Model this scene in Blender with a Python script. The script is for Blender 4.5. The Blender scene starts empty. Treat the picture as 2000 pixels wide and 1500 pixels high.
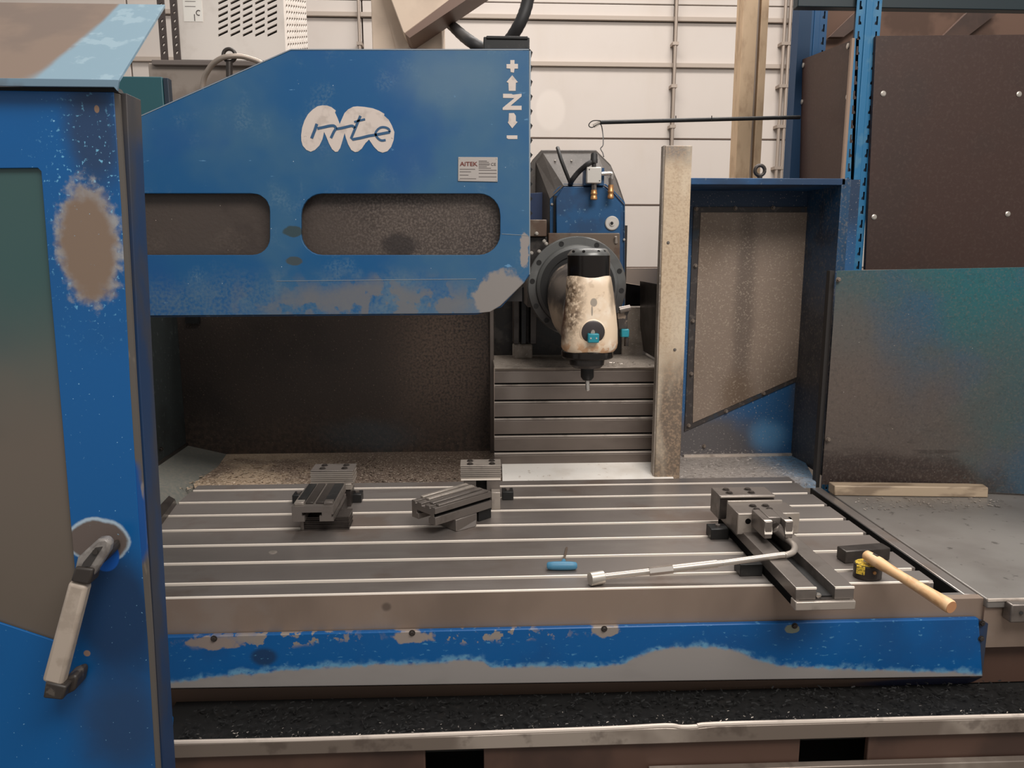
import bpy, bmesh, math, random
from mathutils import Vector, Matrix
from mathutils.geometry import tessellate_polygon
random.seed(7)
SC = bpy.context.scene
# ---------------------------------------------------------------- camera, light, exposure
F = 1500.0; HCAM = 1.73; PITCH = math.radians(9.83); YAW = math.radians(2.82)
CAMP = Vector((0, 0, HCAM))
cam = bpy.data.objects.new('camera', bpy.data.cameras.new('camera'))
SC.collection.objects.link(cam)
cam.data.sensor_width = 36; cam.data.lens = F / 2000 * 36; cam.data.clip_start = .05
cam.location = CAMP; cam.rotation_euler = (math.pi / 2 - PITCH, 0, -YAW)
SC.camera = cam
w = bpy.data.worlds.new('hall_light'); SC.world = w; w.use_nodes = True
w.node_tree.nodes['Background'].inputs[0].default_value = (1, .975, .95, 1)
w.node_tree.nodes['Background'].inputs[1].default_value = .42
def area(name, loc, target, sx, sy, power, col):
    d = bpy.data.lights.new(name, 'AREA'); d.shape = 'RECTANGLE'; d.size = sx; d.size_y = sy
    d.energy = power; d.color = col
    o = bpy.data.objects.new(name, d); SC.collection.objects.link(o); o.location = loc
    o.rotation_euler = (Vector(target) - Vector(loc)).to_track_quat('-Z', 'Y').to_euler()
    return o
area('roof_light_front', (1.6, -1.2, 5.2), (.3, 2.2, .9), 3.5, 1.6, 235, (1, .95, .9))
area('unseen_fill_rear', (.9, 4.2, 5.6), (.7, 2.6, 0), 4.0, 1.2, 240, (1, .95, .9))  # unseen light added to brighten the steel plate and table tops
area('roof_light_wall', (1.0, 2.6, 6.4), (1.0, 6.6, 2.6), 5.0, 1.0, 42, (1, .95, .91))
SC.view_settings.view_transform = 'Standard'; SC.view_settings.look = 'None'
SC.view_settings.gamma = 1; SC.view_settings.use_curve_mapping = False
SC.view_settings.exposure = 0.0
# ---------------------------------------------------------------- geometry helpers
fwd = Vector((math.sin(YAW) * math.cos(PITCH), math.cos(YAW) * math.cos(PITCH), -math.sin(PITCH)))
rgt = Vector((math.cos(YAW), -math.sin(YAW), 0)); upv = rgt.cross(fwd)
def ray(x, y): return fwd + rgt * ((x - 1000) / F) + upv * ((750 - y) / F)
def PY(x, y, Y): d = ray(x, y); return CAMP + d * (Y / d.y)
def PZ(x, y, z): d = ray(x, y); return CAMP + d * ((z - HCAM) / d.z)
def PX(x, y, X): d = ray(x, y); return CAMP + d * (X / d.x)
def S(px, Y): return px * Y / F                       # size in metres of px pixels at depth Y

class MB:
    def __init__(s): s.v = []; s.f = []; s.mi = []
    def add(s, vs, fs, M=None, m=0):
        b = len(s.v); s.v += [(M @ Vector(v)) if M else Vector(v) for v in vs]
        s.f += [tuple(i + b for i in f) for f in fs]; s.mi += [m] * len(fs); return s
    def box(s, a, b, M=None, m=0):
        x0, x1 = sorted((a[0], b[0])); y0, y1 = sorted((a[1], b[1])); z0, z1 = sorted((a[2], b[2]))
        v = [(x, y, z) for z in (z0, z1) for y in (y0, y1) for x in (x0, x1)]
        return s.add(v, [(0, 2, 3, 1), (4, 5, 7, 6), (0, 1, 5, 4), (1, 3, 7, 5), (3, 2, 6, 7), (2, 0, 4, 6)], M, m)
    def pbox(s, x0, y0, x1, y1, Y, d, m=0):          # upright box whose front face spans those pixels at depth Y
        a = [PY(x, y, Y) for x in (x0, x1) for y in (y0, y1)]
        X0 = (a[0].x + a[1].x) / 2; X1 = (a[2].x + a[3].x) / 2
        Z0 = (a[0].z + a[2].z) / 2; Z1 = (a[1].z + a[3].z) / 2
        return s.box((X0, Y, Z1), (X1, Y + d, Z0), None, m)
    def hexa(s, v, M=None, m=0):                     # 8 corners: bottom 4 ccw, top 4 ccw
        return s.add(v, [(3, 2, 1, 0), (4, 5, 6, 7), (0, 1, 5, 4), (1, 2, 6, 5), (2, 3, 7, 6), (3, 0, 4, 7)], M, m)
    def plate(s, loops, d, M, m=0):                  # loops in local XY (first outer, rest holes), extruded to z=-d
        L = [[Vector((p[0], p[1], 0)) for p in l] for l in loops]
        cr, sr = math.cos(.3713), math.sin(.3713)
        tri = tessellate_polygon([[Vector((p.x * cr - p.y * sr, p.x * sr + p.y * cr, 0)) for p in l] for l in L]); flat = [p for l in L for p in l]; n = len(flat)
        vs = [(p.x, p.y, 0) for p in flat] + [(p.x, p.y, -d) for p in flat]
        fs = [tuple(t) for t in tri] + [(t[2] + n, t[1] + n, t[0] + n) for t in tri]
        b = 0
        for l in L:
            k = len(l)
            for i in range(k): j = (i + 1) % k; fs.append((b + i, b + j, b + j + n, b + i + n))
            b += k
        return s.add(vs, fs, M, m)
    def pplate(s, loops, Y, d, m=0):                 # the same, loops given in pixels at depth Y (facing -Y)
        L = [[(lambda q: (q.x, q.z))(PY(p[0], p[1], Y)) for p in l] for l in loops]
        return s.plate(L, d, Matrix(((1, 0, 0, 0), (0, 0, -1, Y), (0, 1, 0, 0), (0, 0, 0, 1))), m)
    def lathe(s, prof, M=None, n=32, m=0):           # prof = (r, z) list around local z
        vs = []; fs = []
        for r, z in prof:
            for i in range(n):
                a = 2 * math.pi * i / n; vs.append((r * math.cos(a), r * math.sin(a), z))
        for k in range(len(prof) - 1):
            for i in range(n):
                j = (i + 1) % n; fs.append((k * n + i, k * n + j, (k + 1) * n + j, (k + 1) * n + i))
        fs.append(tuple(range(n))[::-1]); fs.append(tuple(range((len(prof) - 1) * n, len(prof) * n)))
        return s.add(vs, fs, M, m)
    def cyl(s, p, q, r, r2=None, n=20, m=0):
        p = Vector(p); q = Vector(q); d = q - p
        M = Matrix.Translation(p) @ d.to_track_quat('Z', 'Y').to_matrix().to_4x4()
        return s.lathe([(r, 0), (r if r2 is None else r2, d.length)], M, n, m)
    def tube(s, pts, r, n=12, m=0):
        P = [Vector(p) for p in pts]; R = r if isinstance(r, (list, tuple)) else [r] * len(P)
        vs = []; fs = []; ref = Vector((0, 0, 1))
        for i, p in enumerate(P):
            t = (P[min(i + 1, len(P) - 1)] - P[max(i - 1, 0)]).normalized()
            if abs(t.dot(ref)) > .97: ref = Vector((1, 0, 0)) if abs(t.x) < .9 else Vector((0, 1, 0))
            u = t.cross(ref).normalized(); v = u.cross(t); ref = v
            for k in range(n):
                a = 2 * math.pi * k / n; vs.append(p + (u * math.cos(a) + v * math.sin(a)) * R[i])
        for i in range(len(P) - 1):
            for k in range(n):
                j = (k + 1) % n; fs.append((i * n + k, i * n + j, (i + 1) * n + j, (i + 1) * n + k))
        fs.append(tuple(range(n))[::-1]); fs.append(tuple(range((len(P) - 1) * n, len(P) * n)))
        return s.add(vs, fs, None, m)
    def mesh(s, name, mats, off=Vector((0, 0, 0)), smooth=False):
        me = bpy.data.meshes.new(name)
        me.from_pydata([tuple(v - off) for v in s.v], [], s.f)
        for x in (mats if isinstance(mats, (list, tuple)) else [mats]): me.materials.append(x)
        for i, p in enumerate(me.polygons): p.material_index = s.mi[i]
        bm = bmesh.new(); bm.from_mesh(me); bmesh.ops.recalc_face_normals(bm, faces=bm.faces); bm.to_mesh(me); bm.free()
        if smooth:
            me.polygons.foreach_set('use_smooth', [True] * len(me.polygons))
            me.set_sharp_from_angle(angle=math.radians(38))
        me.update(); return me
def spline(pts, k=8):
    P = [Vector(p) for p in pts]; out = []
    for i in range(len(P) - 1):
        a = P[max(i - 1, 0)]; b = P[i]; c = P[i + 1]; d = P[min(i + 2, len(P) - 1)]
        for j in range(k):
            t = j / k
            out.append(.5 * ((2 * b) + (c - a) * t + (2 * a - 5 * b + 4 * c - d) * t * t + (3 * b - a - 3 * c + d) * t ** 3))
    return out + [P[-1]]
def rrect(x0, y0, x1, y1, r, k=6):
    o = []
    for cx, cy, a0 in ((x1 - r, y0 + r, -90), (x1 - r, y1 - r, 0), (x0 + r, y1 - r, 90), (x0 + r, y0 + r, 180)):
        for i in range(k + 1): a = math.radians(a0 + 90 * i / k); o.append((cx + r * math.cos(a), cy + r * math.sin(a)))
    return o
def link(o): SC.collection.objects.link(o); return o
def tag(o, label=None, cat=None, group=None, kind=None):
    if label: o['label'] = label
    if cat: o['category'] = cat
    if group: o['group'] = group
    if kind: o['kind'] = kind
    return o
def thing(name, label, cat, loc, group=None):
    o = link(bpy.data.objects.new(name, None)); o.location = loc; o.empty_display_size = .05
    return tag(o, label, cat, group)
def wloc(p):
    v = Vector((0, 0, 0))
    while p is not None: v += p.location; p = p.parent
    return v
def part(name, mb, mat, parent=None, bevel=0, smooth=False, label=None, kind=None, seg=2):
    off = wloc(parent) if parent else Vector((0, 0, 0))
    o = link(bpy.data.objects.new(name, mb.mesh(name, mat, off, smooth or bevel > 0)))
    o.parent = parent
    if bevel:
        b = o.modifiers.new('bevel', 'BEVEL'); b.width = bevel; b.segments = seg; b.limit_method = 'ANGLE'; b.angle_limit = .6
    return tag(o, label, kind=kind)
def copies(name, mesh, locs, parent, rots=None):
    off = wloc(parent) if parent else Vector((0, 0, 0)); r = []
    for i, l in enumerate(locs):
        o = link(bpy.data.objects.new(name, mesh)); o.parent = parent; o.location = Vector(l) - off
        if rots: o.rotation_euler = rots[i]
        r.append(o)
    return r
def bolt_mesh(mat, r=.007, h=.006, axis='Y'):        # hexagon bolt on a washer, sticking out of a wall towards -Y
    mb = MB(); M = Matrix.Rotation(math.pi / 2, 4, 'X') if axis == 'Y' else Matrix()
    mb.lathe([(r * 1.35, 0), (r * 1.35, h * .25)], M, 14); mb.lathe([(r, h * .2), (r, h * .9), (r * .85, h)], M, 6)
    return mb.mesh('bolt', mat)
# ---------------------------------------------------------------- materials
def lin(c):
    f = lambda u: u / 12.92 if u <= .04045 else ((u + .055) / 1.055) ** 2.4
    return (f(c[0] / 255), f(c[1] / 255), f(c[2] / 255), 1)
class NT:
    def __init__(s, m): s.t = m.node_tree; s.n = s.t.nodes; s.pos = s.n.new('ShaderNodeNewGeometry').outputs['Position']
    def put(s, sock, v):
        if isinstance(v, bpy.types.NodeSocket): s.t.links.new(v, sock)
        else: sock.default_value = v
    def math(s, op, a, b=0, c=0):
        n = s.n.new('ShaderNodeMath'); n.operation = op; s.put(n.inputs[0], a); s.put(n.inputs[1], b); s.put(n.inputs[2], c); return n.outputs[0]
    def vm(s, op, a, b, out=0):
        n = s.n.new('ShaderNodeVectorMath'); n.operation = op; s.put(n.inputs[0], a); s.put(n.inputs[1], b); return n.outputs[out]
    def ramp(s, v, lo, hi):
        n = s.n.new('ShaderNodeMapRange'); n.interpolation_type = 'SMOOTHSTEP'; s.put(n.inputs[0], v); s.put(n.inputs[1], lo); s.put(n.inputs[2], hi); return n.outputs[0]
    def noise(s, scale, detail=4, stretch=(1, 1, 1), rough=.55):
        n = s.n.new('ShaderNodeTexNoise'); n.inputs['Scale'].default_value = scale; n.inputs['Detail'].default_value = detail
        n.inputs['Roughness'].default_value = rough
        s.put(n.inputs['Vector'], s.vm('MULTIPLY', s.pos, stretch)); return n.outputs[0]
    def mask(s, k):
        t = k[0]
        if t == 'n':                                  # noise: scale, lo, hi [, stretch, detail]
            return s.ramp(s.noise(k[1], k[5] if len(k) > 5 else 4, k[4] if len(k) > 4 else (1, 1, 1)), k[2], k[3])
        if t == 'dots':                               # tiny chips: scale, size
            n = s.n.new('ShaderNodeTexVoronoi'); n.inputs['Scale'].default_value = k[1]; s.put(n.inputs['Vector'], s.pos)
            a = s.ramp(n.outputs['Distance'], k[2], k[2] * .5)
            sp = s.n.new('ShaderNodeSeparateColor'); s.put(sp.inputs[0], n.outputs['Color'])
            return s.math('MULTIPLY', a, s.ramp(sp.outputs[0], k[3], k[3] + .05))
        if t == 'e':                                  # ellipse: centre, radii, inner, outer, noise scale, amp
            d = s.vm('LENGTH', s.vm('DIVIDE', s.vm('SUBTRACT', s.pos, tuple(k[1])), tuple(k[2])), (0, 0, 0), 1)
            if len(k) > 5: d = s.math('ADD', d, s.math('MULTIPLY', s.math('SUBTRACT', s.noise(k[5], 5), .5), k[6]))
            return s.ramp(d, k[4], k[3])
        if t == 'ax':                                 # axis ramp: axis, from, to, noise scale, amp
            sp = s.n.new('ShaderNodeSeparateXYZ'); s.put(sp.inputs[0], s.pos); v = sp.outputs[k[1]]
            if len(k) > 4: v = s.math('ADD', v, s.math('MULTIPLY', s.math('SUBTRACT', s.noise(k[4], 5), .5), k[5]))
            return s.ramp(v, k[2], k[3])
        if t == 'curve':                              # below a line z(x): points, soft, noise scale, amp
            sp = s.n.new('ShaderNodeSeparateXYZ'); s.put(sp.inputs[0], s.pos)
            pts = k[1]; x0 = pts[0][0]; x1 = pts[-1][0]; z0 = min(p[1] for p in pts) - .01; z1 = max(p[1] for p in pts) + .01
            u = s.math('DIVIDE', s.math('SUBTRACT', sp.outputs[0], x0), x1 - x0)
            n = s.n.new('ShaderNodeFloatCurve'); s.put(n.inputs['Value'], u); c = n.mapping.curves[0]
            for i, p in enumerate(pts):
                q = ((p[0] - x0) / (x1 - x0), (p[1] - z0) / (z1 - z0))
                if i == 0: c.points[0].location = q
                elif i == len(pts) - 1: c.points[-1].location = q
                else: c.points.new(*q)
            n.mapping.update()
            line = s.math('ADD', s.math('MULTIPLY', n.outputs[0], z1 - z0), z0)
            line = s.math('ADD', line, s.math('MULTIPLY', s.math('SUBTRACT', s.noise(k[3], 6), .5), k[4]))
            return s.ramp(s.math('SUBTRACT', line, sp.outputs[2]), -k[2], k[2])
def mat(name, col, rough=.5, metal=0, layers=(), bump=None, spec=.5):
    m = bpy.data.materials.new(name); m.use_nodes = True; t = NT(m); b = t.n['Principled BSDF']
    c = lin(col); r = rough; me = metal
    for L in layers:                                   # (colour, rough, metal, strength, masks)
        lc, lr, lm, st, masks = L; f = st
        for k in masks: f = t.math('MULTIPLY', t.mask(k), f)
        n = t.n.new('ShaderNodeMix'); n.data_type = 'RGBA'; t.put(n.inputs[0], f); t.put(n.inputs[6], c); t.put(n.inputs[7], lin(lc)); c = n.outputs[2]
        for what in (0, 1):
            new = lr if what == 0 else lm
            if new is None: continue
            n = t.n.new('ShaderNodeMix'); t.put(n.inputs[0], f); t.put(n.inputs[2], r if what == 0 else me); t.put(n.inputs[3], new)
            if what == 0: r = n.outputs[0]
            else: me = n.outputs[0]
    t.put(b.inputs['Base Color'], c); t.put(b.inputs['Roughness'], r); t.put(b.inputs['Metallic'], me)
    b.inputs['Specular IOR Level'].default_value = spec
    if bump:
        n = t.n.new('ShaderNodeBump'); n.inputs['Strength'].default_value = bump[1]; n.inputs['Distance'].default_value = .002
        t.put(n.inputs['Height'], t.noise(bump[0], 5, bump[2] if len(bump) > 2 else (1, 1, 1))); t.put(b.inputs['Normal'], n.outputs[0])
    return m
def R3(rx, rz, Y=1e3): return (rx, Y, rz)
# ---------------------------------------------------------------- material library
def PYv(x, y, Y): return PY(x, y, Y)
steel_top = mat('ground steel table', (150, 142, 137), .33, .62, [
    ((116, 96, 82), .45, None, .55, [('n', 5, .52, .7)]), ((176, 170, 164), .28, None, .5, [('n', 9, .55, .75, (.25, 1, 1))]),
    ((104, 92, 84), .45, None, .5, [('n', 1.7, .5, .68)])], (260, .12, (.2, 1, 1)))
steel_front = mat('brushed steel table front', (158, 139, 125), .42, .5, [
    ((108, 94, 84), .5, None, .5, [('n', 2.2, .5, .7, (1, 1, .6))]), ((168, 156, 146), .35, None, .4, [('n', 6, .58, .75)]),
    ((92, 80, 72), .5, None, .7, [('e', PYv(755, 1185, 1.68), R3(.012, .012), .5, 1.2, 30, .5)])], (180, .1, (1, 1, .1)))
bright_edge = mat('polished slot edge', (246, 234, 220), .3, .1)  # polished edges; their reflected light is put into the pale colour
slot_dark = mat('painted slot shade', (38, 32, 29), .8, .1)  # darkness of the slot depth put into the floor colour
steel_mid = mat('machined steel', (128, 120, 114), .36, .6, [((92, 84, 78), .45, None, .6, [('n', 14, .5, .7)])], (300, .08))
steel_light = mat('light ground steel', (178, 168, 158), .32, .5, [((130, 120, 112), .4, None, .5, [('n', 22, .5, .7)])])
steel_dark = mat('dark oiled steel', (72, 66, 62), .35, .5, [((48, 42, 40), .4, None, .6, [('n', 18, .45, .65)])])
black_ox = mat('black oxide steel', (38, 38, 38), .4, .4, [((62, 58, 56), .5, None, .5, [('n', 30, .55, .7)])])
black = mat('black', (22, 20, 19), .6)
black_gloss = mat('black gloss metal', (40, 35, 32), .22, .5, [((84, 76, 70), .3, None, .5, [('n', 30, .66, .74)])])
rubber = mat('black rubber', (40, 38, 38), .55)
chrome = mat('chrome', (200, 192, 184), .18, .85)
zinc = mat('zinc plated', (190, 182, 172), .35, .6)
brass = mat('brass', (190, 140, 92), .35, .6)
void = mat('deep black', (9, 8, 8), .95, 0, spec=.1)
wallm = mat('white wall panel', (203, 193, 185), .7, 0, [((186, 172, 160), .7, None, .5, [('n', 1.2, .5, .8)]),
    ((196, 184, 172), None, None, .5, [('n', 3, .55, .8, (1, 1, .3))]), ((218, 208, 199), .6, None, .5, [('e', PYv(1075, 215, 6.5), R3(.13, .17), .8, 1.05)])])
wall_lip = mat('wall panel lip', (176, 162, 150), .7)
joint = mat('wall joint', (96, 80, 70), .9)
beige_wall = mat('beige wall base', (178, 160, 146), .8, 0, [((150, 130, 116), None, None, .5, [('n', 3, .5, .7)])])
pipe_m = mat('galvanised conduit', (160, 146, 134), .45, .4)
concrete = mat('concrete floor', (96, 88, 80), .8, 0, [((70, 62, 56), None, None, .6, [('n', 2, .45, .7)])])
# blue enamel variants (each with the wear of its own panel)
BL = (16, 92, 168)
guard_blue = mat('blue enamel of guard', (8, 82, 132), .42, 0, [
    ((58, 100, 128), .5, 0, .8, [('n', 2.3, .42, .68)]), ((96, 122, 138), .5, 0, .5, [('e', PYv(880, 150, 2.1), R3(.2, .1), .1, 1.2, 6, .9)]), ((88, 120, 142), .5, 0, .45, [('n', 9, .52, .7), ('n', 150, .4, .6)]), ((0, 72, 134), .4, 0, .6, [('n', 2.9, .5, .7)]), ((84, 108, 126), .5, 0, .6, [('n', 120, .3, .66), ('ax', 2, 1.70, 1.6, 6, .12)]),
    ((110, 160, 200), .5, 0, .6, [('n', 60, .68, .74, (.3, 1, 1))]),
    ((92, 116, 134), .5, .1, .65, [('e', PYv(760, 575, 2.1), R3(.62, .08), .3, 1.2, 7, 1.4), ('n', 14, .45, .6), ('n', 110, .25, .55)]),
    ((112, 112, 114), .5, .2, .85, [('e', PYv(760, 590, 2.1), R3(.42, .075), .3, 1.1, 9, 1.6), ('n', 16, .46, .52)]),
    ((144, 138, 134), .45, .3, 1, [('e', PYv(985, 610, 2.1), R3(.1, .12), .75, .9, 16, 1.2)]),
    ((150, 142, 138), .5, .3, 1, [('e', PYv(1025, 480, 2.1), R3(.014, .06), .7, .95, 45, 1.8)]),
    ((46, 62, 62), .6, 0, .9, [('e', PYv(572, 452, 2.1), R3(.035, .018), .7, .9, 30, .7)]),
    ((60, 68, 66), .6, 0, .9, [('e', PYv(575, 510, 2.1), R3(.028, .015), .7, .9, 30, .7)]),
    ((190, 205, 215), .5, 0, .9, [('dots', 45, .06, .8)])], (30, .05))
edge_white = mat('worn pale edge', (150, 158, 164), .45, .3)
door_blue = mat('blue enamel of door', (0, 86, 148), .38, 0, [
    ((14, 64, 108), .45, 0, .6, [('n', 1.5, .48, .66)]),
    ((36, 52, 78), .5, 0, .8, [('e', PYv(185, 260, 1.2), R3(.05, .1), .4, 1.1, 12, .5)]),
    ((10, 46, 82), .5, 0, .95, [('e', PYv(225, 1200, 1.2), R3(.1, .13), .5, 1.15, 8, .6)]),
    ((34, 52, 78), .5, 0, .75, [('e', PYv(240, 1420, 1.2), R3(.11, .13), .3, 1.1, 9, .6)]),
    ((120, 190, 225), .5, 0, .8, [('n', 140, .6, .66), ('e', PYv(175, 420, 1.2), R3(.085, .2), .4, 1.2, 14, .6)]),
    ((150, 150, 152), .5, .1, 1, [('e', PYv(174, 475, 1.2), R3(.052, .1), .7, 1.05, 60, 1.1)]),
    ((132, 112, 96), .5, .2, 1, [('e', PYv(172, 480, 1.2), R3(.046, .088), .7, 1.1, 40, .7)]),
    ((170, 190, 205), .5, .1, 1, [('e', PYv(192, 1055, 1.2), R3(.055, .042), .85, .95, 30, .3)]),
    ((104, 92, 86), .5, .2, 1, [('e', PYv(192, 1057, 1.2), R3(.05, .037), .85, .98, 30, .3)]),
    ((6, 84, 170), .5, 0, 1, [('e', PYv(205, 1085, 1.2), R3(.025, .03), .85, .95)]),
    ((128, 104, 92), .5, 0, 1, [('e', PYv(170, 1276, 1.2), R3(.006, .006), .8, 1)]),
    ((140, 112, 92), .5, 0, 1, [('e', PYv(189, 213, 1.2), R3(.004, .006), .8, 1)]),
    ((150, 205, 235), .5, 0, .8, [('n', 160, .68, .73)])], (40, .04))
door_edge = mat('worn door edge', (96, 90, 84), .5, .2, [((14, 74, 140), .4, 0, 1, [('n', 9, .5, .56, (1, 1, .35))]),
    ((150, 138, 124), .5, .2, .7, [('n', 20, .6, .66, (1, 1, .3))])])
door_side = mat('dark blue door side', (26, 52, 86), .5, 0, [((74, 66, 58), .6, 0, .9, [('ax', 2, PYv(250, 300, 1.2).z, PYv(250, 220, 1.2).z, 12, .08)]),
    ((52, 52, 56), .6, 0, .8, [('n', 6, .5, .62, (1, 1, .4))])])
door_pane_m = mat('brown and teal door pane', (104, 94, 84), .3, .1, [((74, 66, 60), .35, 0, .5, [('n', 2.2, .45, .7)]),
    ((48, 84, 84), .3, 0, .9, [('ax', 2, PYv(50, 900, 1.2).z, PYv(50, 500, 1.2).z, 3, .15)]),  # teal fades in over the brown towards the top
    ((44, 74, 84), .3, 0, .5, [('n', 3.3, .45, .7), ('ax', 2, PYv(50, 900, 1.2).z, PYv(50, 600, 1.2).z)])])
apron_z = [(310, 1338), (420, 1322), (600, 1306), (700, 1300), (850, 1293), (935, 1288), (960, 1303), (1060, 1302), (1180, 1302), (1240, 1284), (1300, 1268), (1360, 1263), (1420, 1268), (1480, 1290), (1560, 1302), (1700, 1309), (1860, 1313), (1925, 1322)]
AZ = [(lambda q: (q.x, q.z))(PY(x, y, 1.665)) for x, y in apron_z]
AZ2 = [(x, z + .008) for x, z in AZ]
apron_blue = mat('blue enamel of apron', (0, 84, 146), .4, 0, [
    ((20, 62, 112), .45, 0, .5, [('n', 3, .48, .68)]),
    ((20, 50, 84), .5, 0, .9, [('e', PYv(516, 1282, 1.665), R3(.035, .025), .6, 1.1, 20, .4)]),
    ((96, 160, 196), .5, 0, .5, [('n', 110, .62, .7, (.5, 1, 1))]),
    ((146, 136, 128), .5, .2, 1, [('e', PYv(560, 1245, 1.665), R3(.34, .03), .35, .9, 16, 1.3), ('n', 34, .5, .54)]),
    ((150, 140, 132), .5, .2, 1, [('e', PYv(950, 1240, 1.665), R3(.26, .026), .3, .9, 18, 1.3), ('n', 40, .53, .57)]),
    ((146, 132, 124), .5, .2, 1, [('e', PYv(420, 1255, 1.665), R3(.075, .018), .7, .95, 34, 1.5)]),
    ((152, 140, 132), .5, .2, 1, [('e', PYv(803, 1243, 1.665), R3(.055, .02), .7, .95, 36, 1.6)]),
    ((148, 138, 130), .5, .2, 1, [('e', PYv(1180, 1232, 1.665), R3(.04, .02), .7, .95, 38, 1.6)]),
    ((130, 136, 122), .5, .2, 1, [('e', PYv(1547, 1228, 1.665), R3(.022, .012), .8, .95, 40, .9)]),
    ((104, 156, 186), .45, .05, .85, [('curve', AZ2, .009, 34, .05), ('n', 60, .3, .55)]),
    ((156, 150, 146), .42, .25, 1, [('curve', AZ, .005, 40, .02)]),
    ((110, 104, 100), .45, .2, .5, [('curve', AZ, .004, 25, .012), ('n', 6, .5, .7, (.4, 1, 1))])], (30, .05))
teal = mat('teal enamel', (34, 84, 92), .5)
side_teal = mat('teal side panel under brown dirt', (30, 92, 98), .42, 0, [
    ((58, 80, 82), .5, 0, .9, [('ax', 2, PYv(1700, 540, 2.5).z, PYv(1700, 720, 2.5).z, 4, .25)]), ((58, 80, 84), .5, 0, .8, [('e', PYv(1680, 600, 2.5), R3(.3, .2), .5, 1.2, 3, .6)]),
    ((40, 78, 108), .5, 0, .6, [('n', 2.6, .5, .68)]),
    ((84, 74, 68), .5, 0, 1, [('e', PYv(1600, 880, 2.5), R3(.6, .42), .5, 1.3, 4, .8)]),
    ((96, 84, 76), .5, 0, .6, [('e', PYv(1640, 720, 2.5), R3(.2, .3), .4, 1.3, 5, .8)]),
    ((52, 40, 36), .5, 0, .95, [('e', PYv(1720, 945, 2.5), R3(.46, .12), .6, 1.1, 10, .7), ('n', 90, .15, .5)]),
    ((46, 37, 34), .5, 0, .6, [('n', 20, .55, .65, (.4, 1, 2)), ('e', PYv(1740, 890, 2.5), R3(.3, .12), .5, 1.1)]),
    ((108, 98, 90), .5, 0, .3, [('n', 150, .5, .66)]), ((26, 30, 32), .5, 0, .2, [('n', 100, .52, .66)]), ((210, 200, 190), .4, 0, .8, [('dots', 55, .07, .82)])], (60, .15))
dirty_panel = mat('oil stained back panel', (62, 52, 46), .5, .1, [
    ((34, 28, 25), .55, 0, .85, [('n', 1.4, .42, .62)]),
    ((112, 92, 78), .5, .1, .75, [('e', PYv(880, 700, 3.0), R3(.26, .36), .1, 1.3, 3, .6), ('n', 110, .32, .62)]),
    ((92, 74, 62), .5, 0, .55, [('ax', 2, PYv(600, 780, 3).z, PYv(600, 880, 3).z, 6, .2), ('n', 60, .38, .62)]),
    ((62, 74, 80), .5, 0, .5, [('e', PYv(720, 850, 3.0), R3(.22, .08), .3, 1.2, 6, .9)]),
    ((150, 130, 112), .5, 0, .4, [('n', 150, .62, .68)])], (120, .4))
ledge_m = mat('chip covered ledge', (100, 84, 72), .6, .1, [((168, 146, 122), .6, 0, .9, [('e', PYv(430, 925, 2.7), (.45, 1, 1), .2, 1.1, 5, .5)]), ((96, 78, 66), .6, 0, .8, [('n', 5, .45, .62)]),
    ((200, 186, 166), .5, .1, .6, [('n', 160, .56, .62)]), ((70, 56, 48), .6, 0, .5, [('n', 90, .58, .66)])], (200, .6))
ledge_blue = mat('chip covered blue ledge', (176, 166, 158), .5, .2, [
    ((88, 140, 178), .5, 0, .9, [('ax', 0, PYv(1470, 910, 2.8).x, PYv(1580, 910, 2.8).x, 9, .15)]),
    ((110, 100, 92), .6, 0, .6, [('n', 60, .52, .62)]), ((216, 208, 200), .5, .1, .6, [('n', 150, .58, .64)])], (200, .5))
side_wall_m = mat('grimy green side panel', (54, 60, 60), .45, .1, [((30, 30, 30), .5, 0, .8, [('n', 2, .42, .6)]), ((92, 100, 98), .5, 0, .5, [('n', 60, .6, .68)])])
plate_bright = mat('scuffed bright plate', (255, 250, 242), .3, .1, [((190, 172, 156), .4, None, .6, [('n', 60, .64, .7)]), ((226, 214, 200), .3, None, .5, [('n', 5, .5, .7)])])  # reflected light put into the near-white base, scuffs mixed over it
slat_m = mat('way cover steel', (128, 117, 109), .36, .5, [((96, 86, 80), .42, None, .6, [('n', 2.2, .45, .68, (1, 1, 2))]),
    ((148, 138, 130), .3, None, .55, [('e', PYv(1010, 760, 2.72), R3(.05, .2), .3, 1.2, 5, .6)])], (160, .08, (.1, 1, 1)))
slat_lip = mat('way cover bright lip', (205, 192, 180), .35, .2, [((120, 108, 100), .5, None, .6, [('n', 14, .54, .7)])])
post_m = mat('chip sprayed steel post', (206, 184, 156), .5, .1, [
    ((112, 98, 86), .5, .2, .95, [('ax', 2, PYv(1325, 640, 2.6).z, PYv(1325, 760, 2.6).z, 5, .25)]),
    ((130, 120, 112), .5, .2, .9, [('ax', 2, PYv(1325, 335, 2.6).z, PYv(1325, 300, 2.6).z, 8, .1)]),
    ((176, 150, 124), .5, .1, .6, [('n', 130, .42, .66)]), ((224, 210, 188), .5, .1, .5, [('n', 5, .45, .7, (2, 1, .6))])], (150, .3))
frame_blue = mat('blue enamel of rear frame', (28, 80, 128), .45, 0, [((24, 46, 72), .5, 0, .8, [('n', 2.5, .42, .6)]), ((120, 132, 140), .5, 0, .4, [('n', 60, .62, .68)])])
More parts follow.
